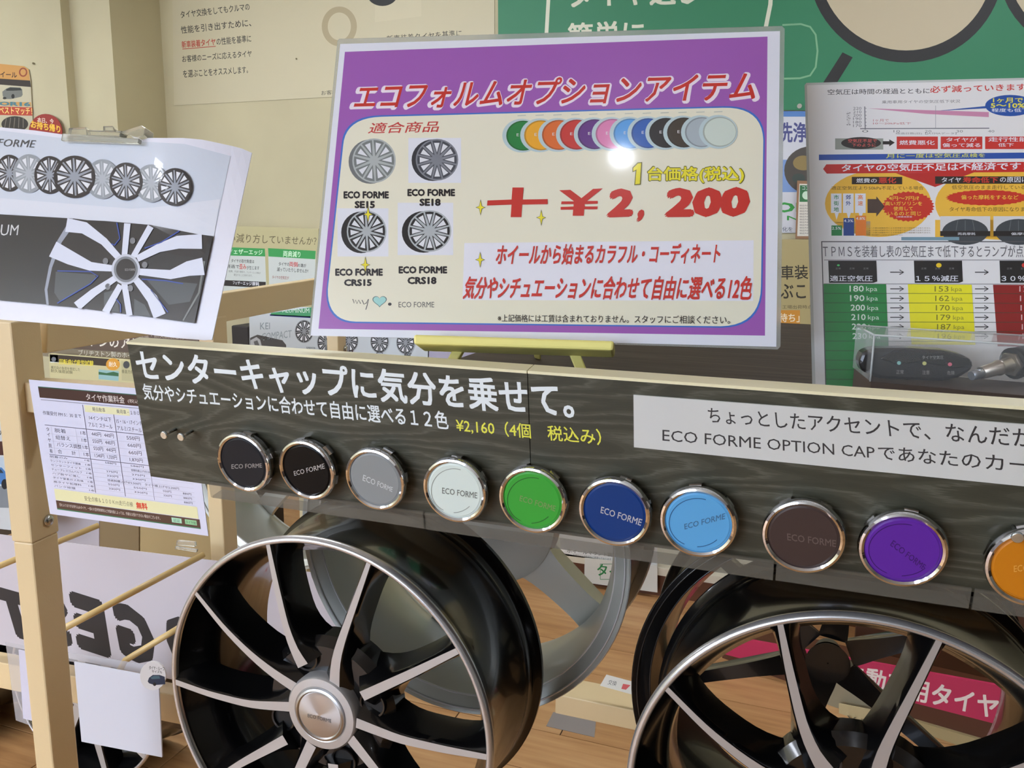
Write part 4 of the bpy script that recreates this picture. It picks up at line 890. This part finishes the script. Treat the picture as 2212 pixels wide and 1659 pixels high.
# ================================================================ WHEELS
blackp = mat((10, 10, 11), .2, coat=.45, spec=.35, name='gloss black paint')
mach = mat((190, 190, 190), .36, metal=.62, name='machined alloy')
mach_lip = mat((205, 205, 206), .26, metal=.75)
silver = mat((206, 208, 208), .36, metal=.6, coat=.3)
silver_d = mat((190, 192, 184), .38, metal=.6, coat=.2)
def make_wheel(name, label, R, Wd, spokes, body, face, lipm, loc, rotz=0, hubr=.043, recess=.006, group=None, bolts=None, cap=True, base_extra=.0125, sd=.046, tilt=0, hubk=2.15):
    """spokes: list of (points [(x,z)...] rim->hub, widths)"""
    root = thing(name, label, 'wheel', loc, group)
    k = R/.2285
    prof = [(.2225, .0015), (.2205, .010), (.2075, .030), (.196, .048), (.193, .07), (.193, .12), (.203, Wd-.03), (.208, Wd-.012), (.2215, Wd-.003), (.2285, Wd), (.2285, Wd-.006), (.2205, Wd-.012), (.2165, Wd-.02), (.2155, Wd-.034), (.2175, Wd-.038), (.2155, Wd-.044), (.205, Wd-.07), (.2035, .06), (.214, .035), (.2165, .018), (.2275, .010), (.2285, .006)]
    prof = [(r*k, y) for r, y in prof]
    loc0 = root
    made = []
    made.append(lathe('barrel', prof, body, root, 128))
    made.append(lathe('rim_lip', [(r*k, y) for r, y in ((.2288, .0085), (.2296, .006), (.2294, .0035), (.2284, .0012), (.2268, -.0005), (.2250, -.0012), (.2232, -.0009), (.2216, .0004), (.2208, .0025), (.2212, .0065))], lipm, root, 144))
    if body is not blackp:
        for nm, r_, y_ in (('rear_lip', .2288, Wd-.003), ('bead_edge', .2225, Wd-.0015), ('bead_line', .2085, Wd-.0125)):
            made.append(lathe(nm, [((r_+.0013*math.cos(q*PI/3))*k, y_+.0022*math.sin(q*PI/3)) for q in range(6)], lipm, root, 96, sharp=80))
    for pts, wds in spokes:
        pts = [Vector((x, z)) for x, z in pts]
        # resample along the centreline
        n = 14; cum = [0]
        for i in range(1, len(pts)): cum.append(cum[-1]+(pts[i]-pts[i-1]).length)
        def at(u, arr):
            x = u*cum[-1]
            for i in range(1, len(pts)):
                if x <= cum[i]+1e-9: f = (x-cum[i-1])/(cum[i]-cum[i-1]); return arr[i-1]*(1-f)+arr[i]*f
            return arr[-1]
        cen = [at(i/n, pts) for i in range(n+1)]; ww = [at(i/n, list(wds)) for i in range(n+1)]
        for it in range(2): cen = [cen[0]]+[(cen[i-1]+cen[i]*2+cen[i+1])/4 for i in range(1, n)]+[cen[n]]
        vs = []; fs = []; mi = []
        for i, (c_, w_) in enumerate(zip(cen, ww)):
            d = (cen[min(i+1, n)]-cen[max(i-1, 0)]).normalized(); nrm = Vector((-d.y, d.x)); r = c_.length
            y0 = recess*(1-r/R)
            u = i/n; fl = base_extra*(.55+1.1*(abs(u-.42)/.5)**3*1.5) ; fl = min(fl, base_extra*2.6)
            dep = sd+.004*u
            sect = [(-w_/2-fl, dep), (-w_/2-fl*.82, dep*.62), (-w_/2-fl*.35, .010), (-w_/2-.0018, .0022), (-w_/2, 0), (w_/2, 0), (w_/2+.0018, .0022), (w_/2+fl*.35, .010), (w_/2+fl*.82, dep*.62), (w_/2+fl, dep)]
            for o_, y in sect: p = c_+nrm*o_; rl = k*float(np.interp(y0+y, [0, .010, .030, .048], [.2225, .2208, .2075, .1965]))+.0015; p = p*min(1, rl/p.length); vs.append((p.x, y0+y, p.y))
        m_ = 10
        for i in range(n):
            for j in range(m_):
                j2 = (j+1) % m_; fs.append((i*m_+j, i*m_+j2, (i+1)*m_+j2, (i+1)*m_+j)); mi.append(1 if j == 4 else 0)
        fs += [tuple(range(m_)), tuple(range(n*m_, (n+1)*m_))[::-1]]; mi += [0, 0]
        o = mesh('spoke', vs, fs, [body, face], root, mi, smooth=True); fixn(o)
        bm = bmesh.new(); bm.from_mesh(o.data)
        for e in bm.edges:
            if len(e.link_faces) == 2 and (e.calc_face_angle(0) > .6 or e.link_faces[0].material_index != e.link_faces[1].material_index): e.smooth = False
        bm.to_mesh(o.data); bm.free(); made.append(o)
    made.append(lathe('hub', [(0.001, recess+.012), (hubr*(hubk-.25), recess+.012), (hubr*hubk, recess+.022), (hubr*(hubk-.05), recess+sd+.004), (.03, recess+sd+.02), (.001, recess+sd+.02)], body, root, 64, close=False))
    made.append(lathe('hub_ring', [(hubr*.80, recess+.006), (hubr*.80, recess-.003), (hubr*.86, recess-.0045), (hubr*1.08, recess-.0035), (hubr*1.14, recess+.0), (hubr*1.16, recess+.014)], face, root, 64, close=False))
    if bolts:
        for a in bolts:
            c_ = Vector((math.cos(a)*hubr*1.62, 0, math.sin(a)*hubr*1.62))
            made.append(lathe('lug_hole', [(.0145, recess+.0115), (.0150, recess+.008), (.0172, recess+.0075), (.0180, recess+.0125), (.0145, recess+.0125)], body, root, 28, M=Matrix.Translation(c_)))
            made.append(lathe('lug_recess', [(0, recess+.0116), (.0147, recess+.0116)], mat((3, 3, 3), .6), root, 24, close=False, M=Matrix.Translation(c_)))
    if cap:
        made.append(lathe('centre_cap', [(0, recess-.006), (hubr*.66, recess-.006), (hubr*.70, recess-.0055), (hubr*.74, recess-.0070), (hubr*.80, recess-.006), (hubr*.81, recess-.002)], mat((186, 184, 182), .3, metal=1, kind='brushed'), root, 64, close=False))
        vs, fs, _l = glyphs('ECO FORME', .01)
        o = mesh('cap_lettering', [((u-.5)*.034, recess-.0063, (v-.5)*.005-.004) for u, v in vs], fs, mat((130, 128, 126), .5, metal=.6), root); made.append(o)
    for o in made: o.matrix_parent_inverse = Matrix.Identity(4)
    root.location = loc; root.rotation_euler = (tilt, 0, rotz)
    return root
WYp = .795; hub1 = atY(690, 1545, WYp)
def loc2(px, py): p = atY(px, py, WYp)-hub1; return (p.x, p.z)
RW = .2285
def ext(pts):       # carry the first point out to the rim
    x, z = pts[0]; r = math.hypot(x, z); k = RW*.972/r; return [(x*k, z*k)]+pts[1:]
PX = 1/1010.0
raw = [([(577, 1172), (592, 1253), (613, 1354), (631, 1409), (650, 1442)], [10, 14, 17, 22, 30]),
       ([(797, 1214), (763, 1308), (735, 1383), (720, 1432), (717, 1495)], [10, 14, 18, 22, 26]),
       ([(418, 1277), (480, 1357), (532, 1412), (581, 1455), (640, 1495)], [10, 13, 17, 22, 26]),
       ([(372, 1472), (447, 1500), (535, 1525), (632, 1532)], [14, 15, 18, 24]),
       ([(991, 1405), (893, 1454), (778, 1508)], [13, 18, 22]),
       ([(1068, 1640), (958, 1621), (861, 1601), (765, 1566)], [13, 17, 20, 24]),
       ([(420, 1712), (520, 1650), (612, 1602)], [13, 17, 24]),
       ([(520, 1880), (600, 1760), (668, 1612)], [12, 17, 26]),
       ([(960, 1830), (860, 1730), (752, 1600)], [12, 17, 26]),
       ([(745, 1950), (735, 1800), (715, 1655)], [12, 17, 26])]
spk = []
for pts, wd in raw:
    L = ext([loc2(*p) for p in pts]); spk.append((L, [x*.00056 for x in wd]))
bolts = [math.radians(a) for a in (113, 18, 203, 290)]
w1 = make_wheel('alloy_wheel', 'black alloy wheel with machined silver spokes, whole one left of centre', RW, .19, spk, blackp, mach, mach_lip, hub1, group=None, bolts=bolts)
def copy_tree(r, loc, label, rotz=0, tw=0):
    c = r.copy(); C.objects.link(c); c.location = loc; c.rotation_euler = (0, 0, rotz); c['label'] = label
    c.rotation_euler = (0, tw, rotz)
    for ch in r.children:
        d = ch.copy(); C.objects.link(d); d.parent = c
    return c
hub2 = atY(1845, 1800, WYp+.005)
w2 = copy_tree(w1, hub2, 'black alloy wheel with machined silver spokes at the lower right corner', tw=-.085)
# back row, facing away
def straight(n, R, r0, w0, w1_, ph=0, bend=0):
    out = []
    for k in range(n):
        a = 2*PI*k/n+ph; pts = []
        for q in range(5):
            u = q/4; r = R*.955*(1-u)+r0*u; aa = a+bend*u*u; pts.append((r*math.cos(aa), r*math.sin(aa)))
        out.append((pts, [w0*(1-u_/4)+w1_*u_/4 for u_ in range(5)]))
    return out
sc = atY(975, 1190, 1.0)
make_wheel('silver_wheel', 'large silver alloy wheel seen from behind, centre of the back row', .25, .19, straight(5, .25, .05, .03, .05, ph=math.radians(90-14)), silver_d, silver, silver, (sc.x, 1.0+.2, sc.z), rotz=PI, hubr=.05, bolts=[math.radians(a) for a in (0, 72, 144, 216, 288)], cap=False, base_extra=.012)
sc = atY(1790, 1560, 1.02)
make_wheel('black_wheel', 'dark wheel of the back row behind the lower right wheel', .25, .19, straight(6, .25, .03, .012, .024, ph=math.radians(278)), mat((16, 16, 17), .25, coat=.5), mat((26, 26, 27), .3), mat((24, 24, 24), .25, coat=.5), (sc.x, 1.22, sc.z), rotz=PI, hubr=.016, cap=False, base_extra=.003, sd=.02, hubk=1.5)
sc = atY(597, 1008, 1.62)
make_wheel('silver_wheel', 'silver alloy wheel mostly hidden behind the second rack post', .262, .19, straight(6, .262, .05, .03, .045, ph=.2), silver_d, silver, silver, (sc.x, 1.81, sc.z), rotz=PI, hubr=.045, cap=False)
sc = atY(175, 1500, 1.38)
make_wheel('black_wheel', 'black wheel with silver spoke edges under the hanging blank sheet', .23, .2, straight(9, .26, .05, .014, .026, ph=.1), blackp, mach, mach_lip, (sc.x, 1.38, .232), hubr=.045)
sc = atY(-150, 1500, 1.36)
make_wheel('black_wheel', 'black wheel at the lower left corner behind the rack post', .23, .2, straight(9, .23, .05, .014, .026, ph=.5), blackp, silver, silver, (sc.x, 1.36, .232), hubr=.045)

# ================================================================ BANNER SEEN FROM BEHIND + BLANK SHEET
bpn = Plane(A1+ey*.42, ey)
t, s = poster('brand_banner', 'white cloth banner with mirrored black lettering hanging behind the tyre bars', 'banner',
              [(-120, 1140), (470, 1212), (740, 1245), (740, 1550), (345, 1462), (-120, 1368)], bpn, (196, 190, 196), .002)
BKc = (36, 32, 32)
# mirrored word, set right to left
for ch, q in (('T', ((88, 1392), (10, 1370), (-22, 1262), (56, 1284))), ('S', ((160, 1406), (88, 1386), (62, 1264), (140, 1282))), ('E', ((242, 1424), (168, 1400), (146, 1274), (222, 1298))),
              ('G', ((346, 1448), (262, 1420), (238, 1294), (322, 1322))), ('D', ((440, 1470), (372, 1442), (346, 1316), (418, 1345))), ('I', ((500, 1490), (462, 1478), (440, 1348), (478, 1360))), ('R', ((600, 1515), (520, 1490), (498, 1362), (578, 1390)))):
    s.text(ch, q, BKc, .07, part='mirrored_letter#'+ch)
s.poly([(676, 1352), (705, 1358), (704, 1376), (694, 1368)], (196, 40, 36), 'red_triangle'); s.build(t)
t, s = poster('blank_sheet', 'blank white card hanging below the banner with pale sleeve', 'card', [(160, 1430), (342, 1464), (350, 1636), (176, 1602)], Plane(A1+ey*.24, ey), (206, 208, 218), .003)
t2 = pslab('blank_sheet', [(40, 1404), (72, 1410), (80, 1560), (50, 1552)], Plane(A1+ey*.25, ey), .002, paper((206, 204, 220)), None); tag(t2, 'narrow strip of lilac card just left of the rack post', 'card')
o = pslab('plastic_sleeve', [(12, 1388), (342, 1440), (345, 1464), (60, 1412), (62, 1566), (34, 1556)], Plane(A1+ey*.262, ey), .0006, mat((200, 198, 200), .2, alpha=.35), None); tag(o, 'grey translucent plastic sleeve above the blank card', 'sleeve')
tgp = Plane(A1+ey*.2, ey)
t, s = poster('round_tag', 'small round white tag with dark car picture beside the left wheel', 'tag',
              [(330+28*math.cos(2*PI*k/24), 1460+31*math.sin(2*PI*k/24)) for k in range(24)]+[(330, 1460)][:0], tgp, (226, 226, 228), .003)
s.text('タイヤ・ルーフ', ((322, 1446), (355, 1449), (355, 1441), (322, 1438)), K, .01); s.text('サイズも', ((328, 1453), (350, 1455), (350, 1449), (328, 1447)), K, .01)
s.poly([(319, 1472), (322, 1464), (330, 1458), (345, 1458), (356, 1462), (357, 1478), (334, 1480), (322, 1476)], (34, 48, 74)); s.up(); s.ell(334, 1478, 3.5, 4, (16, 16, 18), n=12); s.poly([(325, 1464), (332, 1460), (344, 1460), (346, 1466), (328, 1467)], (70, 104, 120)); s.build(t)
ccp = Plane(A1+ey*.41, ey)
t = thing('banner_clip', 'small clear clip on the top edge of the white banner', 'clip', ccp.at(395, 1170)); pslab('jaw', [(378, 1180), (425, 1188), (424, 1194), (377, 1186)], ccp, .006, clear, t, .001); pslab('grip', [(381, 1168), (420, 1172), (421, 1182), (380, 1178)], ccp, .008, clear, t, .001)
t = thing('storage_box', 'beige cartons behind the top edge of the white banner', 'box', atY(300, 1180, 2.3))
for q, c_ in (([(215, 1118), (300, 1128), (300, 1200), (215, 1190)], (128, 110, 78)), ([(302, 1126), (480, 1148), (480, 1230), (302, 1206)], (170, 150, 106))): pslab('carton', q, PY(2.3), .3, mat(c_, .6), t, .003)
o = pslab('grey_panel', [(120, 1080), (214, 1090), (214, 1190), (120, 1180)], PY(2.5), .01, mat((176, 172, 180), .6)); tag(o, 'grey lilac panel behind the post at the banner top', 'panel')
# sticker on the rear rail and a grey mat tile
a = atY(1284, 1497, 1.62)
stz = atY(1284, 1500, 1.62).z
t, s = poster('rail_sticker', 'white sticker strip with red and navy blocks on the back rail', 'sticker', [(1310, 1457), (1410, 1484), (1390, 1507), (1296, 1481)], Plane((0, 1.62, a.z+.012), (0, -.75, .66)), (222, 218, 206), .001)
s.poly([(1384, 1481), (1407, 1487), (1394, 1504), (1372, 1500)], (44, 56, 120)); s.poly([(1346, 1477), (1362, 1480), (1352, 1490), (1342, 1488)], (208, 90, 90)); s.text('交換', ((1312, 1478), (1330, 1482), (1334, 1472), (1316, 1468)), (80, 80, 80)); s.build(t)
g0 = [atZ(x, y, .0015) for x, y in ((1195, 1538), (1288, 1550), (1284, 1592), (1180, 1568))]
o = prism('floor_mat', g0, Vector((0, 0, -.001)), mat((150, 142, 138), .6)); tag(o, 'grey rectangular marking mat on the wooden floor', 'mat')
print('objects', len(bpy.data.objects))
